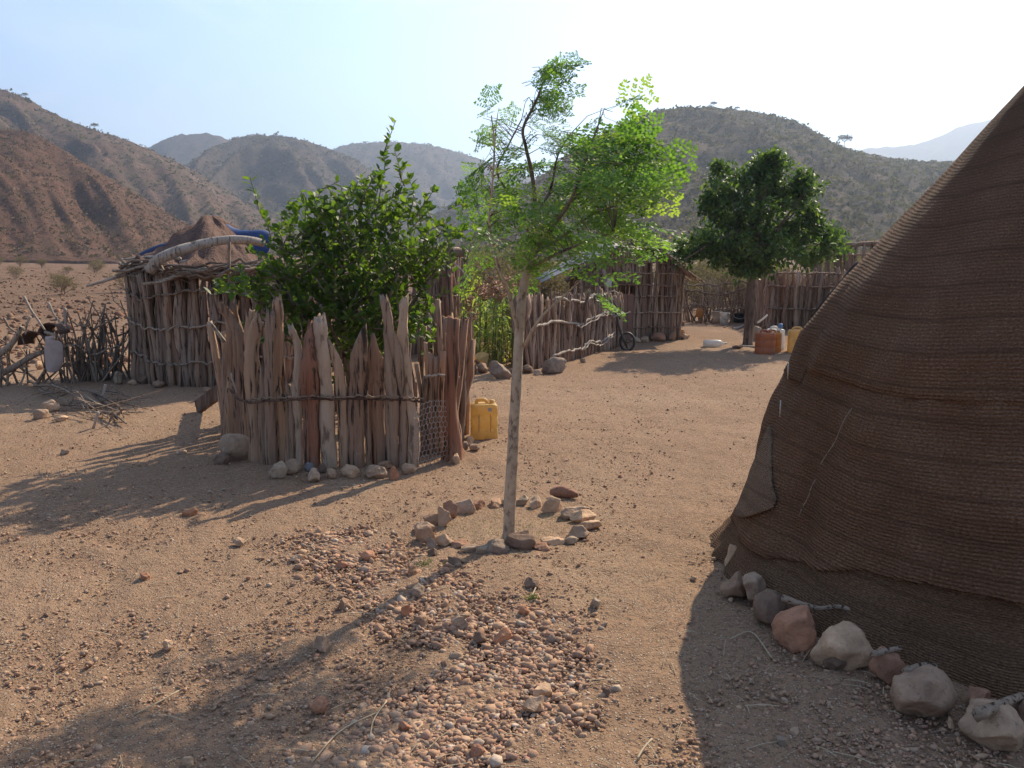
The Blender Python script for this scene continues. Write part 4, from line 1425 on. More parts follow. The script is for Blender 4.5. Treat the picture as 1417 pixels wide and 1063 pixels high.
def bush():
    base = Vector((-1.42, 7.95, 0))
    t = thing('leafy_bush', 'tall glossy-leaved green bush growing inside the ring of split stakes', 'bush', on(base))
    rr = random.Random(15)
    rg = np.random.default_rng(15)
    # crown lumps: centre (px, py, Y), radii in px
    lumps = [(480, 350, 7.9, 105, 85), (418, 370, 7.8, 62, 66), (540, 335, 7.9, 90, 70), (470, 290, 8.0, 70, 45), (480, 430, 7.9, 85, 60), (590, 325, 7.8, 55, 40), (368, 392, 7.7, 36, 32), (560, 430, 7.6, 45, 45), (415, 300, 7.9, 45, 35), (540, 275, 8.0, 55, 40), (330, 400, 7.6, 30, 22), (600, 440, 7.5, 28, 32), (640, 320, 7.8, 25, 22), (395, 440, 7.7, 45, 40), (490, 490, 7.9, 50, 40)]
    wts = np.array([l[3] * l[4] for l in lumps], float)
    wts /= wts.sum()
    stems = MB()
    trunk_top = base + Vector((0, 0, 0.5))
    for k in range(7):
        a = 2 * math.pi * k / 7
        e = base + Vector((0.75 * math.cos(a), 0.6 * math.sin(a), 1.2 + 0.3 * rr.random()))
        sp = spline([base + Vector((0.06 * math.cos(a), 0.06 * math.sin(a), -0.05)), base + Vector((0.15 * math.cos(a), 0.15 * math.sin(a), 0.6)), e], 5)
        MB().tube(sp, lerp_r(0.032, 0.012, len(sp)), 7, 0.1, k).build('stem', M['bark'], t)
    P0, D0 = [], []
    twigs = MB()

    def shoot(a, b, n, bend=0.08, rad_=0.006, spread=1.0):
        a, b = Vector(a), Vector(b)
        mid = a.lerp(b, 0.5) + Vector((rr.gauss(0, bend), rr.gauss(0, bend), rr.gauss(0.03, bend))) * (b - a).length
        sp = spline([a, mid, b], 6)
        twigs.tube(sp, lerp_r(rad_, 0.0025, len(sp)), 4, 0, 0, False)
        m = len(sp)
        for j in range(n):
            u = (j + rr.random()) / n
            k = min(int(u * (m - 1)), m - 2)
            q = sp[k].lerp(sp[k + 1], u * (m - 1) - k)
            ax_ = (sp[k + 1] - sp[k]).normalized()
            side = Vector((rr.gauss(0, 1), rr.gauss(0, 1), rr.gauss(0.25, 0.7)))
            side = (side - ax_ * side.dot(ax_)).normalized()
            P0.append(tuple(q))
            D0.append(tuple((side * spread + ax_ * 0.6).normalized()))

    for i in range(400):
        l = lumps[rg.choice(len(lumps), p=wts)]
        px, py, Y, rx, ry = l
        a, q = rr.uniform(0, 6.283), rr.random() ** 0.5
        c = P(px, py, Y)
        sx, sz = rx / FPX * Y, ry / FPX * Y
        tip = c + Vector((sx * q * math.cos(a), rr.uniform(-0.65, 0.65) * math.sqrt(max(0.05, 1 - q * q * 0.7)), sz * q * math.sin(a)))
        core = base + Vector((rr.gauss(0, 0.25), rr.gauss(0, 0.25), 1.0))
        dv = (tip - core).normalized()
        ln = rr.uniform(0.28, 0.5)
        st = tip - (dv * 0.7 + Vector((rr.gauss(0, 0.35), rr.gauss(0, 0.35), rr.gauss(0.1, 0.3)))).normalized() * ln
        shoot(st, tip, rr.randint(14, 22))
    # long shoots that stick out of the crown
    for pts, n in (([(520, 300), (532, 240), (530, 215), (548, 166)], 34), ([(548, 300), (556, 250), (545, 205)], 26), ([(575, 300), (590, 268)], 10), ([(375, 330), (360, 295), (346, 246)], 24), ([(350, 400), (320, 405), (292, 408)], 16), ([(600, 330), (625, 320), (648, 318)], 18), ([(430, 290), (445, 262), (470, 250)], 16), ([(560, 258), (552, 235), (562, 226)], 9), ([(340, 370), (322, 380), (305, 395)], 10), ([(620, 290), (640, 282), (655, 290)], 14), ([(585, 285), (598, 266), (604, 262)], 9), ([(600, 420), (625, 405), (640, 408)], 12), ([(590, 470), (612, 470), (625, 468)], 8)):
        Y = 7.7 + 0.2 * rr.random()
        pp = [P(x, y, Y) for x, y in pts]
        for a, b in zip(pp[:-1], pp[1:]):
            shoot(a, b, max(4, n // (len(pp) - 1)), 0.05, 0.006)
    twigs.build('twigs', M['bark'], t)
    # thin bare twig above the crown
    P0, D0 = np.array(P0), np.array(D0)
    n = len(P0)
    size = rg.uniform(0.05, 0.09, n)
    ups = norm(rg.normal(size=(n, 3)) * 0.55 + np.array([0.1, -0.15, 1.0]))
    cen = np.array((-1.42, 7.9, 1.35))
    order = np.argsort(-(np.linalg.norm((P0 - cen) * np.array([1, 0.6, 1]), axis=1) + 0.25 * rg.random(n) - 0.35 * (P0[:, 1] - 7.9)))
    single, rest = order[:240], order[240:]
    tint = np.clip(rg.beta(1.6, 2.6, n), 0, 1)
    o = put(leaf_mesh('foliage', P0[rest], D0[rest], ups[rest], size[rest], LEAF, M['lime_leaf'], tint[rest], t.location), 'foliage', t, t.location)
    tag(o, kind='stuff')
    mb = MB()
    mb.add(LEAF[0], LEAF[1])
    lm = mb.mesh('leaf', M['lime_leaf_single'], False)
    for k in single:
        d = Vector(D0[k]).normalized()
        u = Vector(ups[k])
        y = u.cross(d).normalized()
        z = d.cross(y)
        s = size[k] * 1.1
        q = Matrix((d, y, z)).transposed().to_quaternion()
        put(lm, 'leaf', t, P0[k], q, (s, s, s))
    return t


bush()


# ==================================================================== YOUNG MORINGA TREE
M['frond'] = leaf_mat('moringa_leaflet', [(0.07, 0.135, 0.034), (0.10, 0.185, 0.046), (0.125, 0.22, 0.055), (0.155, 0.25, 0.062), (0.24, 0.29, 0.065)], 0.55, 0.5, 0.25, 'random')
LEAFLET = (np.array([(0, 0, 0), (0.3, 0.3, 0), (0.75, 0.3, 0), (1, 0, 0), (0.75, -0.3, 0), (0.3, -0.3, 0)]), [(0, 1, 2, 3), (0, 3, 4, 5)])


def frond_mesh(seed):
    """Feathery leaf, twice divided, 0.36 m along +X, its stalks included."""
    rr = random.Random(seed)
    rg = np.random.default_rng(seed)
    pos, dr = [], []
    mb = MB()
    curve = rr.uniform(-0.25, 0.05)
    bend = rr.uniform(-0.15, 0.15)

    def mainp(u):
        return Vector((0.36 * u, bend * 0.36 * u * u, curve * 0.36 * u * u))

    mb.tube([mainp(u) for u in (0, 0.35, 0.7, 1)], [0.0022, 0.0018, 0.0014, 0.001], 3, 0, 0, False)
    npair = 5
    for k in range(npair):
        u = 0.32 + 0.62 * k / (npair - 1)
        o = mainp(u)
        ln = 0.14 * (1 - 0.55 * k / npair) * rr.uniform(0.85, 1.15)
        for sgn in (-1, 1):
            d = Vector((0.62 + rr.uniform(-0.1, 0.1), sgn * 1.0, rr.uniform(-0.35, 0.1))).normalized()
            e = o + d * ln
            mb.tube([o, e], 0.0009, 3, 0, 0, False)
            m = 5 if k < 3 else 4
            for j in range(m):
                q = o.lerp(e, (j + rr.uniform(0.55, 0.95)) / m)
                for s2 in (-1, 1):
                    pos.append(tuple(q))
                    w = Vector((d.y, -d.x, 0)) * s2
                    dr.append(tuple((w * 1.0 + d * 0.55 + Vector((0, 0, rr.uniform(-0.3, 0.15)))).normalized()))
            pos.append(tuple(e))
            dr.append(tuple(d))
    pos.append(tuple(mainp(1)))
    dr.append((1, 0, 0))
    n = len(pos)
    pos, dr = np.array(pos), np.array(dr)
    sz = rg.uniform(0.020, 0.030, n)
    ups = norm(rg.normal(size=(n, 3)) * 0.35 + np.array([0, 0, 1.0]))
    v, f = LEAFLET
    d = norm(dr)
    s = norm(np.cross(ups, d))
    u2 = np.cross(d, s)
    for i in range(n):
        mb.add([pos[i] + sz[i] * (a[0] * d[i] + a[1] * s[i] + a[2] * u2[i]) for a in v], f)
    return mb.mesh('frond', M['frond'], False)


FRONDS = [frond_mesh(i + 1) for i in range(9)]


def moringa():
    b = G(704, 747)
    Y0 = b.y
    t = thing('young_tree', 'slim young tree with feathery bright green leaves in the ring of stones', 'tree', on(b))
    rr = random.Random(25)
    tr = spline([on(b, -0.06), P(706, 690, Y0), P(713, 560, Y0), P(721, 430, Y0), P(727, 385, Y0), P(736, 340, Y0)], 7)
    n = len(tr)
    rs = [0.034 - 0.016 * (k / n) ** 1.5 for k in range(n)]
    rs[0], rs[1], rs[2] = 0.05, 0.041, 0.037
    rs = [q * (1 + 0.07 * mnoise.noise((k * 0.9, 3.3, 1))) for k, q in enumerate(rs)]
    MB().tube(tr, rs, 14, 0.09, 3).build('trunk', M['moringa_bark'], t)
    limbs = [
        ([(736, 342, 0), (741, 290, 0.05), (736, 240, 0.05), (728, 205, 0.0), (724, 178, 0), (742, 140, 0.0), (755, 108, 0), (776, 87, 0.0)], 0.016, 0.35),
        ([(722, 474, 0), (712, 440, -0.04), (703, 402, -0.1), (690, 370, -0.13), (677, 316, -0.15), (681, 260, -0.2), (684, 205, -0.2), (680, 160, -0.2)], 0.013, 0.3),
        ([(736, 345, 0), (725, 300, 0.15), (702, 265, 0.2), (688, 235, 0.2), (704, 200, 0.2), (722, 165, 0.2)], 0.012, 0.3),
        ([(732, 360, 0), (762, 318, -0.1), (786, 284, -0.15), (800, 252, -0.2), (818, 200, -0.2), (832, 162, -0.2)], 0.015, 0.3),
        ([(738, 338, 0), (770, 300, 0.2), (810, 262, 0.3), (850, 235, 0.35), (880, 222, 0.35)], 0.012, 0.3),
        ([(734, 352, 0), (775, 330, 0.1), (815, 300, 0.1), (850, 285, 0.1), (880, 270, 0.1)], 0.012, 0.3),
        ([(730, 372, 0), (770, 352, -0.25), (810, 335, -0.3), (850, 322, -0.35)], 0.011, 0.3),
        ([(724, 480, 0), (748, 440, -0.1), (778, 412, -0.1), (806, 386, -0.15)], 0.010, 0.5),
        ([(741, 300, 0), (762, 262, 0.1), (772, 215, 0.1), (790, 185, 0.1)], 0.010, 0.3),
    ]
    samples = []
    for i, (pp, r, leafy) in enumerate(limbs):
        sp = spline([P(x, y, Y0 + dy) for x, y, dy in pp], 7)
        MB().tube(sp, lerp_r(r, 0.0035, len(sp), 0.8), 7, 0.08, i + 30).build('limb', M['moringa_bark' if i in (1, 7) else 'bark'], t)
        samples += sp[int(len(sp) * leafy * 0.6):]
    # where leaves grow: (px, py, rx, ry, count, depth)
    zones = [(748, 104, 14, 14, 12, 0.06), (732, 130, 14, 16, 14, 0.08), (733, 172, 20, 18, 10, 0.1), (748, 142, 16, 6, 5, 0.06), (764, 90, 10, 6, 7, 0.04),
             (662, 168, 9, 9, 5, 0.06), (680, 184, 18, 14, 9, 0.12), (690, 215, 24, 18, 9, 0.15), (745, 190, 20, 15, 8, 0.15),
             (654, 248, 14, 16, 8, 0.15), (700, 258, 42, 26, 17, 0.3), (650, 290, 12, 14, 5, 0.15), (664, 345, 16, 22, 7, 0.2), (775, 200, 26, 18, 11, 0.25), (790, 220, 40, 28, 22, 0.3), (820, 200, 28, 20, 13, 0.25),
             (810, 250, 50, 30, 28, 0.35), (858, 208, 26, 20, 13, 0.25), (838, 155, 12, 10, 3, 0.08), (868, 252, 24, 28, 12, 0.3), (800, 290, 55, 26, 24, 0.35),
             (852, 300, 18, 18, 7, 0.25), (740, 300, 45, 35, 20, 0.35), (700, 330, 30, 35, 12, 0.3), (755, 345, 36, 22, 10, 0.3), (850, 330, 20, 14, 7, 0.2),
             (790, 398, 26, 10, 4, 0.12), (700, 375, 24, 22, 6, 0.2), (675, 310, 18, 26, 9, 0.2), (805, 322, 30, 16, 6, 0.25)]
    zones = [(a_ + (9 if a_ < 705 else 0), b_, c_, d_, max(2, round(k_ * 0.84)), e_) for a_, b_, c_, d_, k_, e_ in zones]
    twigs = MB()
    count = 0
    spots = [z_ for z_ in zones for _ in range(z_[4])]
    rr.shuffle(spots)
    for (px, py, rx, ry, k, dy) in spots:
        for _ in range(1):
            if count >= 296:
                break
            q = P(px + rx * rr.uniform(-1, 1), py + ry * rr.uniform(-1, 1), Y0 + rr.gauss(0.03, dy))
            near = min(samples, key=lambda s: (s - q).length + 0.6 * max(0, s.z - q.z))
            if (near - q).length > 0.04:
                mid = near.lerp(q, 0.5) + Vector((0, 0, 0.03))
                twigs.tube([near, mid, q], [0.003, 0.0022, 0.0014], 3, 0, 0, False)
            # leaves stream with the breeze, tips drooping a little
            left = px < 700
            d = Vector((rr.gauss(1.0 if not left else 0.15, 0.35), rr.gauss(-0.05, 0.5), rr.gauss(0.05, 0.30))).normalized()
            yaw = d.to_track_quat('X', 'Z') @ Quaternion((1, 0, 0), rr.gauss(0.35, 0.6))
            sc = rr.uniform(0.5, 0.9) * (0.62 if py < 210 and px < 780 else 0.86 if px < 725 else 1.05)
            put(rr.choice(FRONDS), 'frond', t, q, yaw, (sc, sc, sc))
            count += 1
    # thin bare twig tips
    for pts in (([(724, 178), (702, 190), (712, 156)]), ([(826, 185), (832, 150), (848, 155)]), ([(684, 205), (687, 170), (690, 150)])):
        twigs.tube([P(x, y, Y0) for x, y in pts], [0.004, 0.003, 0.0015], 4, 0, 0, False)
    twigs.build('twigs', M['bark'], t)


moringa()


# ==================================================================== DARK GREEN TREE
M['neem_leaf'] = leaf_mat('dark_green_leaf', [(0.04, 0.07, 0.022), (0.058, 0.10, 0.029), (0.08, 0.135, 0.036), (0.125, 0.18, 0.046), (0.19, 0.235, 0.058)], 0.45, 0.5, 0.3, 'tint')


def neem():
    b = G(1034, 476)
    Y = b.y
    fit = lambda l: (1050 + (l[0] - 1050) * 1.0, 305 + (l[1] - 303) * 0.90, l[2] * 0.76, l[3] * 0.72)
    t = thing('shade_tree', 'dense dark green shade tree with a short trunk at the far end of the yard', 'tree', on(b))
    rr = random.Random(35)
    rg = np.random.default_rng(35)
    tr = spline([on(b, -0.1), P(1037, 440, Y), P(1039, 405, Y), P(1040, 385, Y), P(1046, 350, Y), P(1050, 300, Y), P(1052, 240, Y)], 5)
    rs = lerp_r(0.098, 0.03, len(tr))
    rs[0] = 0.16
    MB().tube(tr, rs, 10, 0.15, 1).build('trunk', M['dark_bark'], t)
    lumps = [(1055, 225, 16, 20), (1048, 250, 32, 26), (1085, 240, 32, 24), (1000, 245, 26, 28), (1120, 250, 20, 22), (1050, 290, 62, 40), (1005, 285, 35, 28), (1105, 285, 32, 30), (978, 285, 16, 16), (1125, 300, 10, 16), (1050, 335, 85, 32), (985, 330, 45, 24), (958, 345, 24, 14), (1120, 335, 42, 28), (1150, 345, 22, 22), (1060, 360, 70, 20), (1000, 352, 40, 16), (945, 365, 8, 8), (1030, 380, 20, 10), (1075, 210, 10, 8)]
    lumps = [fit(l) for l in lumps]
    for i, (px, py, rx, ry) in enumerate(lumps):
        st = tr[min(len(tr) - 3, 14 + int(i * 0.6))]
        e = P(px, py, Y + rr.uniform(-0.5, 0.5))
        sp = spline([st, st.lerp(e, 0.5) + Vector((0, 0, 0.08)), e], 4)
        MB().tube(sp, lerp_r(0.04, 0.008, len(sp)), 5, 0.1, i).build('branch', M['dark_bark'], t)
    for _ in range(110):
        l_ = lumps[rg.integers(0, 20)]
        a_ = rr.uniform(0, 6.283)
        lumps.append((l_[0] + l_[2] * 1.05 * math.cos(a_), l_[1] + l_[3] * 1.05 * math.sin(a_), rr.uniform(5, 13), rr.uniform(4, 10)))
    P0, D0, T0 = [], [], []
    w = np.array([l[2] * l[3] for l in lumps], float) ** 0.8
    w /= w.sum()
    nc = 980
    for i in range(nc):
        px, py, rx, ry = lumps[rg.choice(len(lumps), p=w)]
        sx, sz = rx / FPX * Y, ry / FPX * Y
        v = rg.normal(size=3)
        v /= np.linalg.norm(v)
        q = rg.random() ** 0.42
        c = P(px, py, Y)
        sy = min(1.35, 0.6 + sx) if sx > 0.17 else sx * 1.5
        p = np.array(c) + v * q * np.array([sx, sy * 0.85, sz])
        base_t = rg.beta(1.5, 2.5)
        # a twig end with a rosette of narrow drooping leaves
        m = rg.integers(14, 22)
        axis = v * 0.6 + np.array([0, 0, 0.25]) + rg.normal(size=3) * 0.3
        for k in range(m):
            off = rg.normal(size=3) * 0.06
            P0.append(p + off)
            D0.append(axis * 0.6 + rg.normal(size=3) * 0.75 + np.array([0, 0, -0.35]))
            T0.append(np.clip(base_t + rg.normal(0, 0.12), 0, 1))
    n = len(P0)
    ups = norm(rg.normal(size=(n, 3)) * 0.6 + np.array([0, 0, 1.0]))
    me = leaf_mesh('crown', P0, D0, ups, rg.uniform(0.07, 0.135, n), LEAF_SIMPLE, M['neem_leaf'], np.array(T0), t.location)
    put(me, 'crown', t, t.location)
    return t


neem()


# ==================================================================== GRASSY PLOT: SORGHUM
M['sorghum'] = leaf_mat('sorghum_leaf', [(0.15, 0.21, 0.06), (0.22, 0.28, 0.08), (0.29, 0.33, 0.10), (0.38, 0.36, 0.14), (0.42, 0.34, 0.18)], 0.55, 0.6, 0.2, 'tint')
M['tassel'] = plain_mat('dry_seed_head', (0.38, 0.225, 0.14), 0.9, 0.1, (0.27, 0.17, 0.1), 0.5, 30)


def sorghum_parts(seed, h, tassel):
    rg = np.random.default_rng(seed)
    rr = random.Random(seed)
    st = MB()
    lean = Vector((rr.gauss(0, 0.05), rr.gauss(0, 0.05), 1))
    pts = [lean * (h * k / 5) for k in range(6)]
    st.tube(pts, lerp_r(0.011, 0.005, 6), 5, 0, seed, False)
    lv, lf, tint = [], [], []
    for k in range(11):
        u = 0.1 + 0.86 * k / 10
        o = lean * (h * u)
        a = k * 2.6 + rr.uniform(-0.5, 0.5)
        ln = rr.uniform(0.32, 0.52) * (1 - 0.25 * abs(u - 0.5))
        out_ = Vector((math.cos(a), math.sin(a), 0))
        side = Vector((-math.sin(a), math.cos(a), 0))
        w = rr.uniform(0.014, 0.024)
        b0 = len(lv)
        ti = rg.beta(2, 2.2) if u > 0.3 else rg.uniform(0.55, 1)
        for j in range(6):
            s = j / 5
            q = o + out_ * (ln * 0.72 * s) + Vector((0, 0, ln * (0.75 * s - 0.95 * s * s)))
            ww = w * (1 - s ** 2.2) * (0.6 + 0.4 * min(1, s * 4))
            lv += [tuple(q + side * ww), tuple(q - side * ww)]
            tint += [ti, ti]
        for j in range(5):
            lf.append((b0 + 2 * j, b0 + 2 * j + 1, b0 + 2 * j + 3, b0 + 2 * j + 2))
    me = bpy.data.meshes.new('leaves')
    me.from_pydata(lv, [], lf)
    at = me.attributes.new('tint', 'FLOAT', 'POINT')
    at.data.foreach_set('value', np.array(tint, np.float32))
    me.shade_smooth()
    me.materials.append(M['sorghum'])
    tm = None
    if tassel:
        tb = MB()
        for k in range(34):
            z = h + rr.uniform(-0.03, 0.14)
            a = rr.uniform(0, 6.28)
            e = Vector((math.cos(a) * 0.075, math.sin(a) * 0.075, rr.uniform(0.0, 0.06)))
            s = lean * z
            tb.tube([s, s + e], [0.005, 0.009], 4, 0, k, True)
        tm = tb.mesh('seed_head', M['tassel'])
    return st.mesh('stalk', M['sorghum_stalk']), me, tm


M['sorghum_stalk'] = plain_mat('green_stalk', (0.16, 0.18, 0.06), 0.7, 0.2, (0.25, 0.2, 0.1), 0.4, 30)


def sorghum_plot():
    rr = random.Random(45)
    kinds = [sorghum_parts(i + 1, (0.72, 0.85, 0.95, 0.62, 0.9, 0.8)[i], i in (2, 4, 1)) for i in range(6)]
    for i in range(64):
        px, py = rr.uniform(638, 714), rr.uniform(474, 507)
        if px < 655 and py > 495:
            continue
        p = on(G(px, py), -0.02)
        st, lv, tm = kinds[i % 6]
        seeded = tm is not None
        hs = rr.uniform(0.95, 1.22) * (0.75 if px < 662 else 1.0)
        lab = 'sorghum plant with a pinkish seed head in the green garden plot' if seeded else 'leafy sorghum plant without seed head in the green garden plot'
        t = thing('sorghum_plant', lab, 'plant', p, 'sorghum plants with seed heads' if seeded else 'sorghum plants without seed heads')
        yaw = rr.uniform(0, 6.28)
        for me, nm in ((st, 'stalk'), (lv, 'blades'), (tm, 'seed_head')):
            if me:
                put(me, nm, t, p, (rr.gauss(0, 0.02), rr.gauss(0, 0.02), yaw), (hs, hs, hs))


sorghum_plot()


# ==================================================================== JERRYCANS AND OTHER VESSELS
def rounded_box_profile(w, d, r, n=5):
    pts = []
    for cx, cy, a0 in ((w / 2 - r, d / 2 - r, 0), (-w / 2 + r, d / 2 - r, 90), (-w / 2 + r, -d / 2 + r, 180), (w / 2 - r, -d / 2 + r, 270)):
        for k in range(n + 1):
            a = rad(a0 + 90 * k / n)
            pts.append((cx + r * math.cos(a), cy + r * math.sin(a)))
    return pts


def loft(mb, rings):
    n = len(rings[0])
    b = len(mb.v)
    for rg_ in rings:
        mb.v.extend(rg_)
    for j in range(len(rings) - 1):
        for k in range(n):
            a, c = b + j * n + k, b + j * n + (k + 1) % n
            mb.f.append((a, c, c + n, a + n))
    mb.f.append(tuple(b + k for k in range(n))[::-1])
    mb.f.append(tuple(b + (len(rings) - 1) * n + k for k in range(n)))


def jerrycan(label, p, w, d, h, mat, yaw, cap=None, sticker=False, group='plastic jerrycans standing in the yard', name='jerrycan'):
    t = thing(name, label, 'jerrycan', p, group)
    t.rotation_euler = (0, 0, yaw)
    mb = MB()
    hb = h * 0.88
    prof = rounded_box_profile(w, d, min(w, d) * 0.2)
    lev = [(0.0, 0.93), (0.015, 0.985), (0.03, 1.0), (0.30, 1.0), (0.31, 0.985), (0.34, 0.985), (0.35, 1.0), (0.62, 1.0), (0.63, 0.985), (0.66, 0.985), (0.67, 1.0), (0.90, 1.0), (0.95, 0.975), (0.985, 0.90), (1.0, 0.80)]
    loft(mb, [[(x * s, y * s, hb * z) for x, y in prof] for z, s in lev])
    # recessed handle bar bridging the top, lengthways
    me = mb.mesh('body', mat)
    o = bpy.data.objects.new('body', me)
    C.objects.link(o)
    o.parent = t
    e = o.modifiers.new('edge', 'EDGE_SPLIT')
    e.split_angle = rad(50)
    hb2 = MB()
    hb2.tube(spline([(-w * 0.30, 0, hb - 0.015), (-w * 0.24, 0, h * 0.955), (w * 0.05, 0, h * 0.96), (w * 0.14, 0, hb - 0.015)], 5), 0.016 * h / 0.36, 8, 0, 0, True, 1.3)
    q = put(hb2.mesh('handle', mat), 'handle')
    q.parent = t
    sp = MB()
    sp.tube([(w * 0.30, 0, hb - 0.02), (w * 0.30, 0, h * 0.96)], 0.024 * h / 0.36, 12)
    q = put(sp.mesh('spout', mat), 'spout')
    q.parent = t
    if cap is not None:
        cb = MB()
        cb.tube([(w * 0.30, 0, h * 0.93), (w * 0.30, 0, h * (1.06 if cap is M['blue_cap'] else 1.0)), (w * 0.30, 0, h * (1.10 if cap is M['blue_cap'] else 1.02))], [0.032 * h / 0.36] * 2 + [0.028 * h / 0.36], 12)
        q = put(cb.mesh('cap', cap), 'cap')
        q.parent = t
    # moulded ribs down the front and a seam
    rb = MB()
    for x in (-w * 0.22, w * 0.22):
        rb.box((x, -d / 2 - 0.001, hb * 0.48), (0.012, 0.008, hb * 0.5))
    q = put(rb.mesh('rib', mat, False), 'rib')
    q.parent = t
    bv_ = q.modifiers.new('b', 'BEVEL')
    bv_.width = 0.003
    if sticker:
        sb = MB()
        n = 16
        sb.v = [(w * 0.18 + 0.018 * math.cos(6.283 * k / n), -d / 2 - 0.003, hb * 0.86 + 0.018 * math.sin(6.283 * k / n)) for k in range(n)]
        sb.f = [tuple(range(n))]
        q = put(sb.mesh('sticker', M['sticker'], False), 'sticker')
        q.parent = t
        q.modifiers.new('thick', 'SOLIDIFY').thickness = 0.002
    return t


jerrycan('faded yellow jerrycan standing alone near the stake fence', on(G(670, 606), -0.006), 0.235, 0.17, 0.355, M['yellow'], 0.12, None, True)
jerrycan('reddish orange jerrycan, nearest of the cluster by the dark green tree', on(G(1058, 489), -0.006), 0.29, 0.19, 0.395, M['orange'], 0.2)
jerrycan('amber jerrycan wedged between the reddish orange can and the white can', on(G(1069, 486.5), -0.006), 0.27, 0.15, 0.375, M['orange_deep'], -0.25)
jerrycan('white jerrycan with a tall blue cap behind the orange cans', on(G(1072, 482.5), -0.006), 0.28, 0.2, 0.40, M['white'], 0.0, M['blue_cap'])
jerrycan('yellow jerrycan half hidden behind the edge of the mat-covered dome', on(G(1104, 487), -0.006), 0.33, 0.2, 0.43, M['yellow'], -0.15)


def bucket(label, p, r, h, mat, handle=True, name='bucket', cat='bucket'):
    t = thing(name, label, cat, p)
    mb = MB()
    n = 20
    rings = [(r * 0.8, 0), (r * 0.9, h * 0.5), (r, h), (r * 1.06, h), (r * 1.06, h * 0.96), (r * 0.96, h * 0.955), (r * 0.74, 0.012)]
    for q, z in rings:
        mb.v.extend((q * math.cos(6.283 * k / n), q * math.sin(6.283 * k / n), z) for k in range(n))
    for j in range(len(rings) - 1):
        for k in range(n):
            a, b = j * n + k, j * n + (k + 1) % n
            mb.f.append((a, b, b + n, a + n))
    mb.f.append(tuple(range(n))[::-1])
    mb.f.append(tuple((len(rings) - 1) * n + k for k in range(n)))
    q = put(mb.mesh('body', mat), 'body')
    q.parent = t
    if handle:
        hb_ = MB().tube(spline([(-r * 1.05, 0, h * 0.92), (-r * 0.8, -r * 0.8, h * 0.6), (0, -r * 1.15, h * 0.45), (r * 0.8, -r * 0.8, h * 0.6), (r * 1.05, 0, h * 0.92)], 5), 0.006, 5)
        q = put(hb_.mesh('handle', M['wire']), 'handle')
        q.parent = t
    return t


bucket('white plastic bucket standing in front of the far brush fence', on(G(1002, 450)), 0.105, 0.27, M['white'])
bucket('beige plastic tub standing just left of the white bucket', on(G(992, 448)), 0.11, 0.27, M['cream'], False, 'tub', 'tub')
bucket('black pot in the shade of the far brush fence', on(G(1022, 447)), 0.15, 0.22, M['black'], True, 'pot', 'pot')
# orange vessel hung on the brush fence
p = P(968, 433, G(968, 446).y - 0.25)
t = thing('water_can', 'small orange plastic can hanging on the far brush fence', 'can', p)
mb = MB()
prof = rounded_box_profile(0.16, 0.1, 0.035)
loft(mb, [[(x * s, y * s, z) for x, y in prof] for z, s in ((-0.10, 0.8), (-0.085, 0.97), (0.05, 1.0), (0.085, 0.8), (0.10, 0.4))])
q = put(mb.mesh('body', M['orange_deep']), 'body'); q.parent = t
q = put(MB().tube(spline([(-0.04, 0, 0.09), (-0.03, 0, 0.15), (0.03, 0, 0.15), (0.04, 0, 0.09)], 4), 0.008, 6).mesh('handle', M['orange_deep']), 'handle'); q.parent = t

# white bottle lying on the ground
p = on(G(988, 479), 0.062)
t = thing('bottle', 'white plastic bottle lying on its side before the dark green tree', 'bottle', p)
mb = MB()
n = 16
rings = [(-0.185, 0.05), (-0.18, 0.062), (0.06, 0.064), (0.11, 0.055), (0.15, 0.03), (0.155, 0.018), (0.19, 0.018)]
for x, r_ in rings:
    mb.v.extend((x, r_ * math.cos(6.283 * k / n), r_ * math.sin(6.283 * k / n)) for k in range(n))
for j in range(len(rings) - 1):
    for k in range(n):
        a, b = j * n + k, j * n + (k + 1) % n
        mb.f.append((a, b, b + n, a + n))
mb.f += [tuple(range(n))[::-1], tuple((len(rings) - 1) * n + k for k in range(n))]
q = put(mb.mesh('body', M['white']), 'body'); q.parent = t
q = put(MB().tube([(0.185, 0, 0), (0.215, 0, 0)], 0.022, 12).mesh('cap', M['white']), 'cap'); q.parent = t

# dark shoe-like thing and pale stick below the tree
o = rock('stone', G(1020, 482), (0.18, 0.12, 0.07), M['rock_dark'], 'small flat dark stone on the ground left of the reddish orange jerrycan', seed=301)
o = rock('boulder', G(1047, 470), (0.30, 0.26, 0.34), M['rock_grey'], 'upright grey boulder against the foot of the dark green tree', 'boulder', seed=302, rounded=True)
for i, (pp, r, lab) in enumerate((([(1048, 447), (1056, 441), (1062, 436)], 0.02, 'short white curved pipe end resting behind the grey boulder by the tree'), ([(1014, 457), (1022, 455), (1029, 452)], 0.025, 'pale short log lying on the ground left of the shade tree trunk'), ([(1014, 481), (1030, 480), (1045, 481)], 0.02, 'thin pale stick on the ground at the foot of the dark green tree'))):
    pts = [on(G(x, y), 0.02) for x, y in pp] if i else [P(x, y, 17.0) for x, y in pp]
    o = MB().tube(spline(pts, 4), r, 7, 0.1, i).build('pipe' if i == 0 else 'stick', M['white'] if i == 0 else M['driftwood'], None, True, pts[0])
    tag(o, lab, 'pipe' if i == 0 else 'stick')

# black basin lid shape and dark heap in the shade of the rear fence
bucket('dark basin lying in the shade behind the shade tree trunk', on(G(1048, 446)), 0.2, 0.24, M['black'], False, 'basin', 'basin')


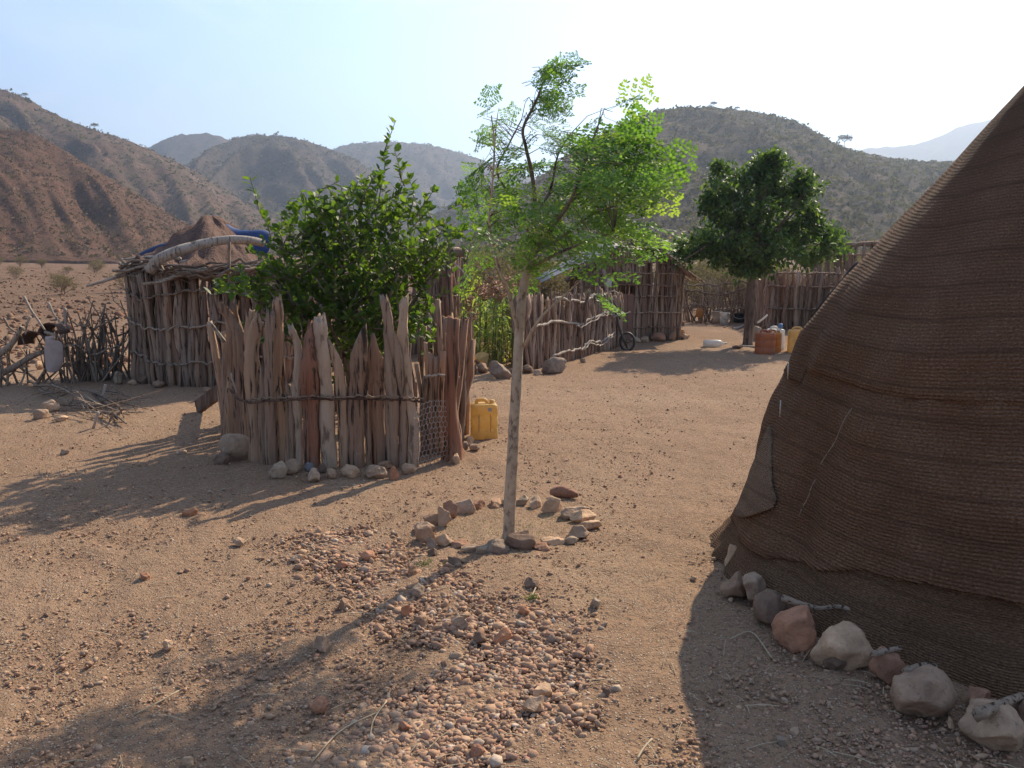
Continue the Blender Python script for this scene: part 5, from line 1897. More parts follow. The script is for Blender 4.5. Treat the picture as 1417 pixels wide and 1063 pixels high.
# ==================================================================== SMALL WHEELED FRAME AGAINST THE FENCE
def scooter():
    w0 = G(868, 484)
    Y = w0.y
    cw = P(868, 473, Y)
    t = thing('scooter', 'home-made dark push scooter with one wheel leaning by the hut doorway', 'scooter', on(w0))
    mb = MB()
    R_ = cw.z - 0.005
    R_ = 0.145
    ring = []
    n = 28
    tyre = MB()
    pts = [(cw.x + R_ * 0.82 * math.cos(6.283 * k / n), Y + 0.03 * math.sin(6.283 * k / n), cw.z + R_ * math.sin(6.283 * k / n)) for k in range(n + 1)]
    wh = bpy.data.objects.new('wheel', None)
    C.objects.link(wh)
    wh.parent = t
    tyre.tube(pts, 0.02, 7, 0, 0, False)
    o = tyre.build('tyre', M['black'], None, True, (0, 0, 0))
    o.parent = wh
    for v in o.data.vertices:
        v.co -= t.location
    sk = MB()
    for k in range(8):
        a = 6.283 * k / 8
        sk.tube([cw, (cw.x + R_ * 0.8 * math.cos(a), Y + 0.03 * math.sin(a), cw.z + R_ * math.sin(a))], 0.004, 4, 0, 0, False)
    sk.tube([cw + Vector((0, -0.05, 0)), cw + Vector((0, 0.05, 0))], 0.016, 8)
    o = sk.build('spokes', M['dark_metal'], None, True, (0, 0, 0))
    o.parent = wh
    for v in o.data.vertices:
        v.co -= t.location
    MB().tube([P(840, 408, Y - 0.02), P(852, 432, Y), P(856, 450, Y), P(862, 468, Y - 0.02), P(868, 482, Y - 0.03)], [0.018, 0.022, 0.026, 0.024, 0.015], 8, 0.1, 1).build('fork', M['dark_metal'], t)
    MB().tube([P(843, 405, Y + 0.05), P(853, 425, Y + 0.05), P(858, 442, Y + 0.04)], 0.014, 7, 0.05, 2).build('stem', M['dark_metal'], t)
    MB().tube(spline([P(846, 441, Y - 0.05), P(857, 435, Y - 0.04), P(866, 434, Y - 0.1), P(872, 432, Y - 0.12)], 4), 0.012, 7, 0.05, 2).build('handlebar', M['driftwood'], t)
    MB().tube(spline([P(843, 405, Y - 0.02), P(848, 403, Y - 0.04), P(854, 405, Y - 0.06), P(855, 409, Y - 0.06)], 4), 0.012, 6).build('hook', M['driftwood'], t)


scooter()


# ==================================================================== DOME HUT ON THE RIGHT
def dome():
    cx, cy = 2.70, 4.42
    t = thing('dome_hut', 'tall dome-shaped hut covered in brown woven mats', 'hut', (cx, cy, 0))
    prof = [(0.0, 1.56), (0.12, 1.50), (0.3, 1.42), (0.7, 1.30), (1.02, 1.19), (1.14, 1.15), (1.22, 1.125), (1.5, 0.935), (1.8, 0.70), (2.05, 0.49), (2.3, 0.29), (2.48, 0.14), (2.6, 0.03)]
    zs, rs_ = [p[0] for p in prof], [p[1] for p in prof]

    def rad_at(z, a):
        r = float(np.interp(z, zs, rs_))
        w = 0.035 * mnoise.noise((math.cos(a) * 2.2, math.sin(a) * 2.2, z * 1.6)) + 0.014 * mnoise.noise((math.cos(a) * 7, math.sin(a) * 7, z * 5))
        # frame hoops press out faintly
        w += 0.016 * mnoise.noise((a * 4 + z * 2.5, z * 1.1 - a, 9.1)) + 0.010 * abs(mnoise.noise((a * 9 - z * 5, z * 2.0, 4.1)))
        w += 0.008 * math.sin(a * 14 + 3 * mnoise.noise((z, a, 0)))
        return r * (1 + w * min(1, r))

    def shell(name, zf0, zf1, off, mat, a0, a1, na, nz, flare=0.0, folds=0.0, par=t, thick=0.012):
        mb = MB()
        uv = []
        for i in range(na + 1):
            a = a0 + (a1 - a0) * i / na
            z0, z1 = zf0(a), zf1(a)
            for j in range(nz + 1):
                v = j / nz
                z = z0 + (z1 - z0) * v
                r = rad_at(z, a) + off
                low = max(0, 1 - (z - z0) / 0.35)
                r += flare * low ** 2 + folds * low * (math.sin(a * 46 + 2 * math.sin(a * 13)) * 0.6 + mnoise.noise((a * 9, z * 3, 2)))
                mb.v.append((cx + r * math.cos(a), cy + r * math.sin(a), z))
                # arc lengths, with a slight sag of the courses between tie points
                uv.append((a * 1.5, z + 0.02 * math.sin(a * 5 + z * 2)))
        for i in range(na):
            for j in range(nz):
                k = i * (nz + 1) + j
                mb.f.append((k, k + nz + 1, k + nz + 2, k + 1))
        o = mb.build(name, mat, par)
        me = o.data
        l = me.uv_layers.new(name='UVMap')
        idx = np.empty(len(me.loops), np.int32)
        me.loops.foreach_get('vertex_index', idx)
        l.data.foreach_set('uv', np.array(uv, np.float32)[idx].reshape(-1))
        s = o.modifiers.new('thick', 'SOLIDIFY')
        s.thickness = thick
        s.offset = 1
        return o

    full0, full1 = rad(90), rad(450)
    # the dark inside cover, closed to the ground
    shell('lower_mat', lambda a: -0.03, lambda a: 0.95, 0.0, M['mat_lower'], full0, full1, 220, 40, 0.05, 0.022)
    # upper mats
    def hem(a):
        d = math.degrees(a) % 360
        # hem rises towards the camera side, sags towards the open end
        base = float(np.interp(d, [0, 120, 165, 178, 190, 200, 215, 235, 262, 300, 360], [0.3, 0.25, 0.18, 0.16, 0.17, 0.22, 0.30, 0.33, 0.31, 0.30, 0.30]))
        return base + 0.02 * mnoise.noise((a * 6, 1, 1)) + 0.010 * mnoise.noise((a * 34, 2, 1)) + 0.008 * mnoise.noise((a * 90, 2, 1))
    shell('middle_mat', hem, lambda a: 1.16, 0.026, M['mat'], full0, full1, 260, 60, -0.005, 0.010)
    shell('upper_mat', lambda a: 1.06 + 0.03 * math.sin(a * 3) + 0.015 * mnoise.noise((a * 8, 3, 0)) + (-0.10 if 150 < math.degrees(a) % 360 < 178 else 0), lambda a: 2.6, 0.033, M['mat'], full0, full1, 240, 50, 0.0, 0.008)
    # patch of paler cloth near the open end
    shell('mat_flap', lambda a: 0.24 + 0.16 * ((a - rad(170)) / rad(18)) ** 2, lambda a: 0.72 - 0.28 * ((a - rad(170)) / rad(18)) ** 1.5, 0.038, M['mat_flap'], rad(170), rad(188), 40, 30, 0.01, 0.010)
    # cords
    for k, (a0, z0, a1, z1) in enumerate(((203, 0.95, 198, 0.66), (198, 0.60, 196, 0.42))):
        pts = []
        for u in np.linspace(0, 1, 8):
            a, z = rad(a0 + (a1 - a0) * u), z0 + (z1 - z0) * u
            r = rad_at(z, a) + 0.062 + 0.004 * math.sin(u * 9)
            pts.append((cx + r * math.cos(a), cy + r * math.sin(a), z))
        MB().tube(pts, 0.0026, 5).build('cord', M['stake_grey_stick'], t)
    for k, (a0, z0) in enumerate(((170, 0.98), (176, 0.80))):
        a = rad(a0)
        r = rad_at(z0, a) + 0.055
        b = Vector((cx + r * math.cos(a), cy + r * math.sin(a), z0))
        MB().tube([b, b + Vector((-0.01, -0.03, 0.09))], 0.0035, 5, 0, k).build('stay', M['card'], t)
    return t


dome()

# stones along the foot of the dome (px, py of the foot, width px, height px, material, label)
DOME_STONES = [
    (1012, 792, 24, 36, 'rock_pale', 'small pale upright stone at the sunlit end of the stone row round the dome', 0),
    (1022, 832, 46, 42, 'rock_grey', 'grey stone with a pinkish side, second in the row from the dome\'s sunlit end', 0),
    (1046, 842, 50, 46, 'rock_grey', 'pale grey angular stone tucked behind the second stone round the dome', 0),
    (1068, 872, 62, 52, 'rock_dark', 'rounded brown-grey stone between the grey stones and the orange one', 1),
    (1102, 904, 76, 66, 'rock_orange', 'large orange wedge-shaped stone against the dome', 0),
    (1176, 934, 92, 64, 'rock_pale', 'large pale quartz stone with white patches against the dome', 0),
    (1158, 936, 34, 24, 'rock_dark', 'small dark stone in front of the large pale quartz stone', 1),
    (1232, 955, 52, 56, 'rock', 'pinkish rough stone right of the large pale quartz stone', 0),
    (1284, 1003, 112, 72, 'rock_grey', 'largest smooth grey boulder at the foot of the dome', 1),
    (1356, 994, 50, 38, 'rock', 'small pinkish stone under the stick beside the largest grey boulder', 0),
    (1382, 1045, 104, 68, 'rock', 'broad low pinkish stone nearest the camera in the row round the dome', 1),
    (1412, 972, 34, 46, 'rock_orange', 'reddish stone leaning on the mats above the stick, at the picture edge', 0),
    (1425, 1030, 50, 64, 'rock_dark', 'dark stone at the very edge behind the broad low pinkish stone', 1),
]
for i, (px, py, w, h, mk, lab, rnd) in enumerate(DOME_STONES):
    p = G(px, py)
    s = p.y / FPX
    dpt = w * s * 0.8
    p2 = G(px, py - 4)
    rock('stone', (p2.x, p2.y + dpt * 0.25), (w * s, dpt, h * s * 1.15), M[mk], lab, 'stone', 'stones laid round the foot of the dome', seed=i + 400, yaw=0.5 * i, rounded=bool(rnd), sink=0.14)
for i, (pts, r, lab) in enumerate((([(1083, 828), (1108, 836), (1135, 842), (1160, 840), (1186, 846)], 0.014, 'long pale stick lying behind the orange stone at the dome'), ([(1112, 838), (1115, 820), (1118, 803)], 0.008, 'thin upright twig against the mats behind the orange stone'), ([(1208, 906), (1228, 900), (1246, 896)], 0.014, 'short grey stick end beside the large pale quartz stone'), ([(1252, 930), (1275, 922), (1296, 922)], 0.016, 'flat pale stick above the largest grey boulder'), ([(1352, 990), (1385, 975), (1415, 962)], 0.022, 'thick pale stick resting on the small pinkish stone by the dome'))):
    z = 0.13 if i != 1 else 0.0
    pp = [G(x, y, 0.14) for x, y in pts] if i != 1 else [P(x, y, G(1112, 850).y + 0.05) for x, y in pts]
    o = MB().tube(spline(pp, 4), lerp_r(r, r * 0.6, len(spline(pp, 4))), 8, 0.3, i).build('stick', M['stake_grey_stick'], None, True, pp[0])
    tag(o, lab, 'stick')

# ==================================================================== RING OF STONES
RING = [(735, 496, 130, 78, 'rock_dark'), (600, 514, 130, 55, 'rock'), (520, 520, 60, 40, 'rock'), (455, 512, 75, 40, 'rock_grey'), (390, 490, 90, 36, 'rock'), (300, 478, 90, 55, 'rock_pale'), (232, 490, 50, 55, 'rock'), (205, 445, 95, 72, 'rock'), (182, 402, 100, 55, 'rock_grey'), (240, 355, 85, 55, 'rock'), (298, 365, 62, 95, 'rock'), (332, 320, 78, 80, 'rock'), (410, 288, 115, 72, 'rock_grey'), (505, 262, 90, 40, 'rock'), (595, 260, 90, 32, 'rock'), (665, 256, 70, 40, 'rock'), (745, 250, 70, 50, 'rock'), (826, 260, 85, 48, 'rock_pale'), (915, 282, 105, 72, 'rock_pale'), (1035, 312, 125, 58, 'rock_grey'), (1088, 345, 130, 58, 'rock_pale'), (1118, 385, 110, 42, 'rock_pale'), (1062, 430, 115, 58, 'rock_grey'), (1018, 458, 72, 32, 'rock'), (918, 468, 112, 36, 'rock_pale'), (855, 500, 100, 32, 'rock')]
NTH = 'first second third fourth fifth sixth seventh eighth ninth tenth eleventh twelfth thirteenth fourteenth fifteenth sixteenth seventeenth eighteenth nineteenth twentieth twenty-first twenty-second twenty-third twenty-fourth twenty-fifth'.split()
LOOK = {'rock_dark': 'dark block', 'rock': 'brown', 'rock_grey': 'greyish', 'rock_pale': 'pale tan'}
for i, (zx, zy, w, h, mk) in enumerate(RING):
    px, py = 540 + zx / 4.088, 640 + zy / 4.088
    p = G(px, py)
    s = p.y / FPX / 4.088
    lab = 'darkest block of the stone ring, at the foot of the slim young tree' if i == 0 else f'{LOOK[mk]} stone in the tree ring, {NTH[i - 1]} clockwise from its darkest block'
    yaw = math.atan2(p.y - 5.45, p.x + 0.05) + math.pi / 2
    rock('stone', (p.x, p.y + w * s * 0.2), (w * s * 1.5, w * s * 0.95, h * s * 1.7), M[mk], lab, 'stone', 'stones ringing the slim young tree', seed=i + 20, yaw=yaw * 0.4, tilt=R.uniform(-0.2, 0.2), sink=0.27)
a, b = on(G(762, 688), 0.03), on(G(800, 692), 0.03)
o = MB().tube(spline([a, a.lerp(b, 0.5) + Vector((0, 0, 0.015)), b], 5), [0.02, 0.03, 0.035, 0.04, 0.042, 0.04, 0.036, 0.03, 0.026, 0.02, 0.012], 9, 0.25, 5).build('wood_chunk', M['stake_red'], None, True, a)
tag(o, 'reddish brown chunk of wood lying just beyond the stone ring', 'wood')

# ==================================================================== STONES AT THE STAKE FENCE
FENCE_STONES = [
    (217, 885, 175, 130, 'rock_grey', 'big rounded boulder at the corner of the stake fence', 1, 'boulder'),
    (155, 905, 90, 62, 'rock_dark', 'small dark stone in front of the big boulder at the fence corner', 1, 'stone'),
    (435, 975, 95, 85, 'rock', 'brown stone at the foot of the stake fence, first after the big boulder', 1, 'stone'),
    (503, 950, 95, 70, 'rock_grey', 'grey pitted stone at the fence foot, left of the bluish one', 1, 'stone'),
    (592, 935, 62, 42, 'rock_blue', 'small bluish stone at the foot of the red stake', 1, 'stone'),
    (618, 985, 95, 62, 'rock_pale', 'pale tan stone in front of the small bluish stone', 0, 'stone'),
    (660, 945, 60, 48, 'rock_dark', 'small dark stone below the pale speckled stake', 1, 'stone'),
    (697, 970, 72, 50, 'rock', 'brown stone just right of the pale speckled stake\'s foot', 1, 'stone'),
    (795, 965, 118, 62, 'rock_pale', 'oval pale flat stone at the middle of the fence foot', 1, 'stone'),
    (915, 967, 122, 66, 'rock', 'long brown stone right of the oval pale stone at the fence', 1, 'stone'),
    (962, 920, 70, 42, 'rock', 'stone half hidden behind the long brown one at the fence foot', 1, 'stone'),
    (1005, 970, 62, 70, 'rock_orange', 'angular orange-brown stone between the long brown and the rounded fence stones', 0, 'stone'),
    (1080, 940, 78, 52, 'rock_pale', 'rounded stone at the foot of the tall pale stake', 1, 'stone'),
    (1312, 895, 60, 50, 'rock_pale', 'tan stone nearest the red corner post of the stake fence', 0, 'stone'),
    (1338, 860, 60, 40, 'rock', 'thin leaning stone second from the red corner post', 0, 'stone'),
    (1352, 832, 60, 42, 'rock', 'stone third from the red corner post towards the yellow jerrycan', 0, 'stone'),
    (1385, 805, 80, 40, 'rock_pale', 'flat pale stone between the red corner post and the yellow jerrycan', 0, 'stone'),
    (1405, 838, 70, 38, 'rock_grey', 'flat grey stone just in front of the yellow jerrycan', 0, 'stone'),
    (1320, 800, 40, 36, 'rock', 'small stone hard against the red corner post', 0, 'stone'),
]
for i, (zx, zy, w, h, mk, lab, rnd, cat) in enumerate(FENCE_STONES):
    p = G(*zp(zx, zy))
    s = p.y / FPX / 3.5425
    rock('boulder' if cat == 'boulder' else 'stone', (p.x, p.y + w * s * 0.3), (w * s, w * s * 0.75, h * s * 1.25), M[mk], lab, cat, 'stones along the foot of the stake fence', seed=i + 60, yaw=0.3 * i, rounded=bool(rnd), sink=0.16)
# small black bag behind the corner post
p = on(G(638, 606))
mb = MB()
rngb = np.random.default_rng(4)
v = rock_verts(3, rngb, 5, 0.7, 0.95, 0.3) * np.array([0.045, 0.05, 0.08])
mb.add(v + np.array(p) + np.array([0, 0, 0.09]), ICO[3][1])
o = mb.build('bag', M['black'], None, True, p)
tag(o, 'small black plastic bag tucked beside the red corner post', 'bag')

# ==================================================================== STONES AND SCRAPS AT THE GARDEN
GARDEN = [(690, 526, 40, 28, 'rock', 'large flat-topped pinkish stone in front of the sorghum', 0), (768, 517, 36, 26, 'rock', 'rounded pink boulder at the near end of the garden stick fence', 1), (755, 517, 14, 11, 'rock_dark', 'small dark stone left of the rounded pink boulder', 1), (742, 520, 18, 9, 'rock_grey', 'flat grey stone just right of the young tree trunk by the garden fence', 0), (712, 521, 18, 12, 'rock_dark', 'dark stone between the flat pinkish stone and the young tree trunk', 1),
          (668, 516, 22, 16, 'rock', 'brown stone under the orange plastic scrap', 1), (650, 518, 26, 18, 'rock_dark', 'dark stone left of the orange plastic scrap', 1), (642, 505, 30, 24, 'rock', 'earthy stone behind the red corner post, by the sorghum', 1), (807, 502, 10, 8, 'rock', 'small stone at the middle of the garden stick fence', 1), (730, 517, 22, 14, 'rock_dark', 'stone touching the near corner of the garden stick fence', 1),
          (932, 471, 18, 15, 'rock', 'tan stone at the corner of the gabled hut', 0), (944, 464, 14, 10, 'rock_pale', 'small pale stone above the slab beside the gabled hut', 0), (947, 470, 24, 10, 'rock_pale', 'flat pale slab lying at the corner of the gabled hut', 0), (912, 472, 26, 16, 'rock', 'reddish stone at the foot of the gabled hut wall', 1), (893, 473, 18, 10, 'rock', 'low stone left of the reddish one at the gabled hut wall', 1), (880, 474, 16, 10, 'rock_grey', 'greyish stone just right of the scooter wheel', 1)]
for i, (px, py, w, h, mk, lab, rnd) in enumerate(GARDEN):
    p = G(px, py)
    s = p.y / FPX
    rock('stone', (p.x, p.y + w * s * 0.3), (w * s, w * s * 0.7, h * s * 1.08), M[mk], lab, 'stone', None, seed=i + 150, yaw=0.4 * i, rounded=bool(rnd), sink=0.18)
mb = MB()
c = P(664, 497, G(664, 512).y + 0.05)
vs = [(-0.12, 0, -0.08), (0.10, -0.03, -0.06), (0.13, 0.02, 0.07), (0.02, 0.05, 0.10), (-0.11, 0.03, 0.05), (0.0, -0.07, 0.0)]
mb.add([Vector(q) + c for q in vs], [(0, 1, 5), (1, 2, 5), (2, 3, 5), (3, 4, 5), (4, 0, 5)])
o = mb.build('plastic_scrap', M['yellow'], None, False, c)
o.modifiers.new('thick', 'SOLIDIFY').thickness = 0.006
tag(o, 'orange-yellow torn plastic piece lying on stones before the sorghum', 'scrap')
a, b = P(657, 499, c.y - 0.12), P(676, 514, c.y - 0.14)
o = MB().tube([a, b], 0.022, 6, 0.2, 4).build('stick', M['dark_wood'], None, True, a)
tag(o, 'dark stick leaning across the orange-yellow plastic piece', 'stick')

# stones at the left hut and the branch heap
LEFT = [(68, 571, 28, 14, 'rock_pale', 'pale stone at the near edge of the branch heap', 1), (55, 582, 22, 12, 'rock_grey', 'grey stone nearest the camera beside the branch heap', 1), (84, 585, 22, 7, 'rock_pale', 'flat pale stone on the ground before the branch heap', 0), (162, 530, 18, 16, 'rock', 'tan stone between the broken fence and the mud-roofed hut', 1), (218, 536, 22, 8, 'rock_grey', 'low grey stone at the foot of the mud-roofed hut wall', 1), (182, 533, 14, 8, 'rock_pale', 'small pale stone where the broken fence meets the hut', 1), (200, 532, 24, 14, 'rock_dark', 'dark stone at the hut wall, left of the low grey one', 1), (285, 543, 14, 7, 'rock_grey', 'small grey stone before the hut wall near the plank', 1), (52, 512, 16, 12, 'rock_pale', 'pale yellow stone under the hanging sack', 0)]
for i, (px, py, w, h, mk, lab, rnd) in enumerate(LEFT):
    p = G(px, py)
    s = p.y / FPX
    rock('stone', (p.x, p.y + w * s * 0.2), (w * s, w * s * 0.7, h * s * 1.4), M[mk], lab, 'stone', None, seed=i + 180, yaw=0.6 * i, rounded=bool(rnd), sink=0.2)

# ==================================================================== LOOSE STONES IN THE YARD
LOOSE = [(440, 975, 28, 20, 'rock_orange', 'orange-brown cube-like stone lying alone in the tree\'s shadow'), (445, 893, 24, 24, 'rock_grey', 'grey upright stone on the edge of the thin trunk shadow'), (475, 840, 26, 16, 'rock', 'brown stone lying on the thin trunk shadow'), (232, 893, 24, 15, 'rock_pale', 'pale pointed stone alone on the open gravel at left'), (258, 1052, 20, 17, 'rock_pale', 'small pale stone at the bottom edge in the crown\'s shadow'), (738, 989, 42, 22, 'rock_pale', 'dusty rounded stone, upper of two on the sandy path edge'), (752, 968, 34, 18, 'rock_pale', 'light flat stone half buried beyond the dusty rounded one'), (737, 816, 30, 14, 'rock_dark', 'dark flat stone right of the gravel spill before the ring'), (510, 776, 30, 14, 'rock_orange', 'reddish slab at the top of the gravel spill'), (410, 778, 24, 10, 'rock_pale', 'pale flat stone left of the gravel spill'), (472, 787, 20, 14, 'rock_orange', 'red stone near the upper left of the gravel spill'), (562, 850, 22, 18, 'rock_orange', 'red angular stone in the left part of the gravel spill'), (583, 862, 22, 14, 'rock', 'brown stone just right of the red angular one in the spill'), (627, 784, 24, 12, 'rock_dark', 'dark stone just below the ring at its left'), (600, 772, 18, 12, 'rock_dark', 'small dark stone below the left of the ring'), (570, 800, 22, 18, 'rock', 'tan stone beside the small green weed below the ring'), (578, 826, 28, 18, 'rock', 'large brown stone in the upper gravel spill'), (635, 868, 28, 18, 'rock_grey', 'grey-white stone in the middle of the gravel spill'), (662, 888, 24, 18, 'rock_dark', 'dark stone right of the middle of the gravel spill'), (695, 888, 30, 20, 'rock_orange', 'salmon stone in the lower gravel spill'), (725, 852, 22, 14, 'rock_orange', 'dull red stone near the weed in the gravel spill'), (825, 842, 20, 12, 'rock', 'small tan stone at the left edge of the sandy path'), (262, 717, 22, 12, 'rock_orange', 'orange stone in the bush\'s shadow edge at left'), (88, 628, 14, 8, 'rock', 'small brown stone in sun before the branch heap'), (250, 630, 18, 8, 'rock_pale', 'flat stone in the shade left of the big boulder'), (200, 800, 22, 14, 'rock_orange', 'reddish stone on the open gravel above the pale pointed one'), (330, 755, 24, 10, 'rock', 'low stone left of the gravel spill under the fence shadow'), (840, 965, 14, 12, 'rock_dark', 'small dark cube-like stone on the sandy path'), (1100, 1020, 18, 12, 'rock_pale', 'pale pebble in the dome\'s shade'), (1316, 1012, 14, 16, 'rock_pale', 'small pale stone in front of the largest grey boulder'), (1080, 1035, 24, 12, 'rock', 'pinkish pebble at the bottom edge in the dome\'s shade'), (560, 1010, 24, 16, 'rock_orange', 'orange stone in the lower gravel near the bottom edge'), (660, 1050, 26, 18, 'rock_orange', 'rusty angular stone at the bottom edge, middle'), (770, 1015, 18, 12, 'rock_pale', 'small pale stone left of the sandy path, below the dusty pair')]
for i, (px, py, w, h, mk, lab) in enumerate(LOOSE):
    p = G(px, py)
    s = p.y / FPX
    rock('stone', (p.x, p.y + w * s * 0.2), (w * s, w * s * 0.75, h * s * 1.35), M[mk], lab, 'stone', None, seed=i + 220, yaw=0.7 * i, tilt=R.uniform(-0.2, 0.2), rounded=(i % 4 == 0), sink=0.22)


# ==================================================================== GRAVEL AND GROUND LITTER
def seg_dist(x, y, poly):
    d = np.full(x.shape, 1e9)
    for (ax_, ay_), (bx, by) in zip(poly[:-1], poly[1:]):
        dx, dy = bx - ax_, by - ay_
        u = np.clip(((x - ax_) * dx + (y - ay_) * dy) / (dx * dx + dy * dy), 0, 1)
        d = np.minimum(d, np.hypot(x - ax_ - u * dx, y - ay_ - u * dy))
    return d


SPILL = [tuple(G(x, y)[:2]) for x, y in ((455, 752), (530, 790), (620, 845), (720, 880), (720, 960), (600, 1010), (540, 1063), (500, 1180))]
PATH = [tuple(G(x, y)[:2]) for x, y in ((1000, 570), (960, 680), (900, 790), (890, 900), (830, 1000), (790, 1120))]


def shard(rg):
    v = ICO[1][0] * rg.uniform(0.62, 1.25, (12, 1))
    for _ in range(4):
        n = rg.normal(size=3)
        n /= np.linalg.norm(n)
        v -= np.maximum(v @ n - rg.uniform(0.3, 0.6), 0)[:, None] * n
    return v


def gravel(name, n, y0, y1, size_fn, accept, seed, tint_shift=0.0):
    rg = np.random.default_rng(seed)
    Y = y0 * (y1 / y0) ** rg.random(n)
    X = rg.uniform(-1, 1, n) * (0.66 * Y + 0.4)
    keep = accept(X, Y, rg)
    X, Y = X[keep], Y[keep]
    n = len(X)
    Z = np.array([relief(a, b) for a, b in zip(X, Y)])
    s = size_fn(X, Y, rg)
    variants = [shard(rg) for _ in range(14)]
    vi = rg.integers(0, 14, n)
    allv = np.empty((n, 12, 3))
    ang = rg.uniform(0, 6.283, n)
    ca, sa = np.cos(ang), np.sin(ang)
    til = rg.normal(0, 0.25, n)
    for k in range(14):
        m = vi == k
        v = variants[k][None] * np.stack([np.ones(m.sum()), rg.uniform(0.5, 1, m.sum()), rg.uniform(0.4, 0.85, m.sum())], 1)[:, None, :]
        x = v[..., 0] * ca[m][:, None] - v[..., 1] * sa[m][:, None]
        y = v[..., 0] * sa[m][:, None] + v[..., 1] * ca[m][:, None]
        z = v[..., 2] + x * til[m][:, None] * 0.5
        allv[m] = np.stack([x, y, z], 2) * s[m][:, None, None]
    allv += np.stack([X, Y, Z + s * 0.06 + 0.002], 1)[:, None, :]
    tint = np.clip(rg.random(n) * (0.97 if tint_shift else 0.93) + tint_shift, 0, 1)
    me = raw_mesh(name, allv.reshape(-1, 3), np.arange(n) * 12, ICO[1][1], M['field' if name == 'field_stones' else 'gravel'], np.repeat(tint, 12))
    o = put(me, name)
    tag(o, kind='stuff')


def acc_small(X, Y, rg):
    dp = seg_dist(X, Y, PATH)
    nz_ = np.array([mnoise.noise((a * 0.9, b * 0.9, 2.2)) for a, b in zip(X, Y)])
    dens = np.clip(0.72 + 0.7 * nz_, 0.08, 1)
    dens *= np.clip((dp - 0.08) / 0.35, 0.10, 1)
    inside = np.hypot(X + 0.05, (Y - 5.4)) < 0.50
    return (rg.random(len(X)) < dens) & ~inside


gravel('gravel', 84000, 1.9, 13, lambda X, Y, rg: np.clip(rg.lognormal(math.log(0.0062), 0.42, len(X)), 0.003, 0.022) * np.clip(1.25 - 0.06 * Y, 0.7, 1.1), acc_small, 1)
gravel('gravel', 20000, 1.9, 12, lambda X, Y, rg: np.clip(rg.lognormal(math.log(0.012), 0.3, len(X)), 0.006, 0.03), lambda X, Y, rg: acc_small(X, Y, rg) & (rg.random(len(X)) < 0.5), 2)


def acc_spill(X, Y, rg):
    d = seg_dist(X, Y, SPILL)
    return rg.random(len(X)) < np.clip(1.25 - d / 0.33, 0, 1) * 0.92


gravel('gravel', 110000, 1.9, 5.6, lambda X, Y, rg: np.clip(rg.lognormal(math.log(0.0122), 0.48, len(X)), 0.005, 0.036), acc_spill, 3, 0.02)


def acc_plain(X, Y, rg):
    return (X < -0.25 * Y) & (rg.random(len(X)) < 0.8)


# stony plain beyond the huts
gravel('field_stones', 16000, 12.5, 70, lambda X, Y, rg: np.clip(rg.lognormal(math.log(0.055), 0.5, len(X)), 0.025, 0.2), acc_plain, 4)
gravel('field_stones', 2500, 19, 60, lambda X, Y, rg: np.clip(rg.lognormal(math.log(0.05), 0.5, len(X)), 0.02, 0.2), lambda X, Y, rg: X > -0.25 * Y, 6)


def straw():
    rr = random.Random(66)
    mb = MB()
    for i in range(520):
        Y = 1.9 * (9 / 1.9) ** rr.random()
        X = rr.uniform(-1, 1) * (0.62 * Y + 0.2)
        a = rr.uniform(0, 6.28)
        ln = rr.uniform(0.02, 0.07)
        p = Vector((X, Y, relief(X, Y) + 0.012))
        d = Vector((math.cos(a), math.sin(a), rr.gauss(0, 0.1))) * ln
        mb.tube([p - d, p + Vector((0, 0, 0.006)), p + d], rr.uniform(0.001, 0.0022), 3, 0, 0, False)
    o = mb.build('dry_straw', M['straw'], None)
    tag(o, kind='stuff')


M['straw'] = plain_mat('dry_straw', (0.46, 0.36, 0.235), 0.8, 0.1, (0.3, 0.22, 0.14), 0.4, 50)
straw()
for i, (pts, r, lab) in enumerate((([(882, 1056), (890, 1042), (902, 1028)], 0.004, 'pale thick straw on the sandy path near the dome\'s shadow'), ([(185, 983), (215, 968), (247, 950)], 0.003, 'long thin straw lying across the shadow on the gravel at left'), ([(512, 1022), (517, 995), (535, 968)], 0.003, 'curved pale straw lying on the lower gravel'), ([(432, 1052), (470, 1010), (520, 985)], 0.003, 'long pale grass stem on the gravel at the bottom edge'), ([(736, 830), (740, 822), (743, 815)], 0.004, 'short pale straw beside the small weed in the gravel spill'), ([(1010, 890), (1040, 880), (1068, 917)], 0.003, 'thin grass stem on the shaded gravel before the orange stone'))):
    pp = [on(G(x, y), 0.014) for x, y in pts]
    o = MB().tube(spline(pp, 5), r, 4).build('straw', M['straw'], None, True, pp[0])
    tag(o, lab, 'straw')

# small weeds
M['weed'] = leaf_mat('weed_leaf', [(0.06, 0.10, 0.03), (0.09, 0.13, 0.04), (0.14, 0.15, 0.055)], 0.3, 0.6, 0.2, 'tint')


def weed_tuft(pp, n, spread, size, rg):
    pos = np.array(pp)[None] + rg.normal(size=(n, 3)) * np.array([spread, spread, 0])
    pos[:, 2] = np.array([relief(a, b) for a, b in pos[:, :2]]) + 0.004
    d = rg.normal(size=(n, 3)) * np.array([0.8, 0.8, 0.2]) + np.array([0, 0, 0.8])
    return pos, d, rg.normal(size=(n, 3)), rg.uniform(0.6, 1.3, n) * size


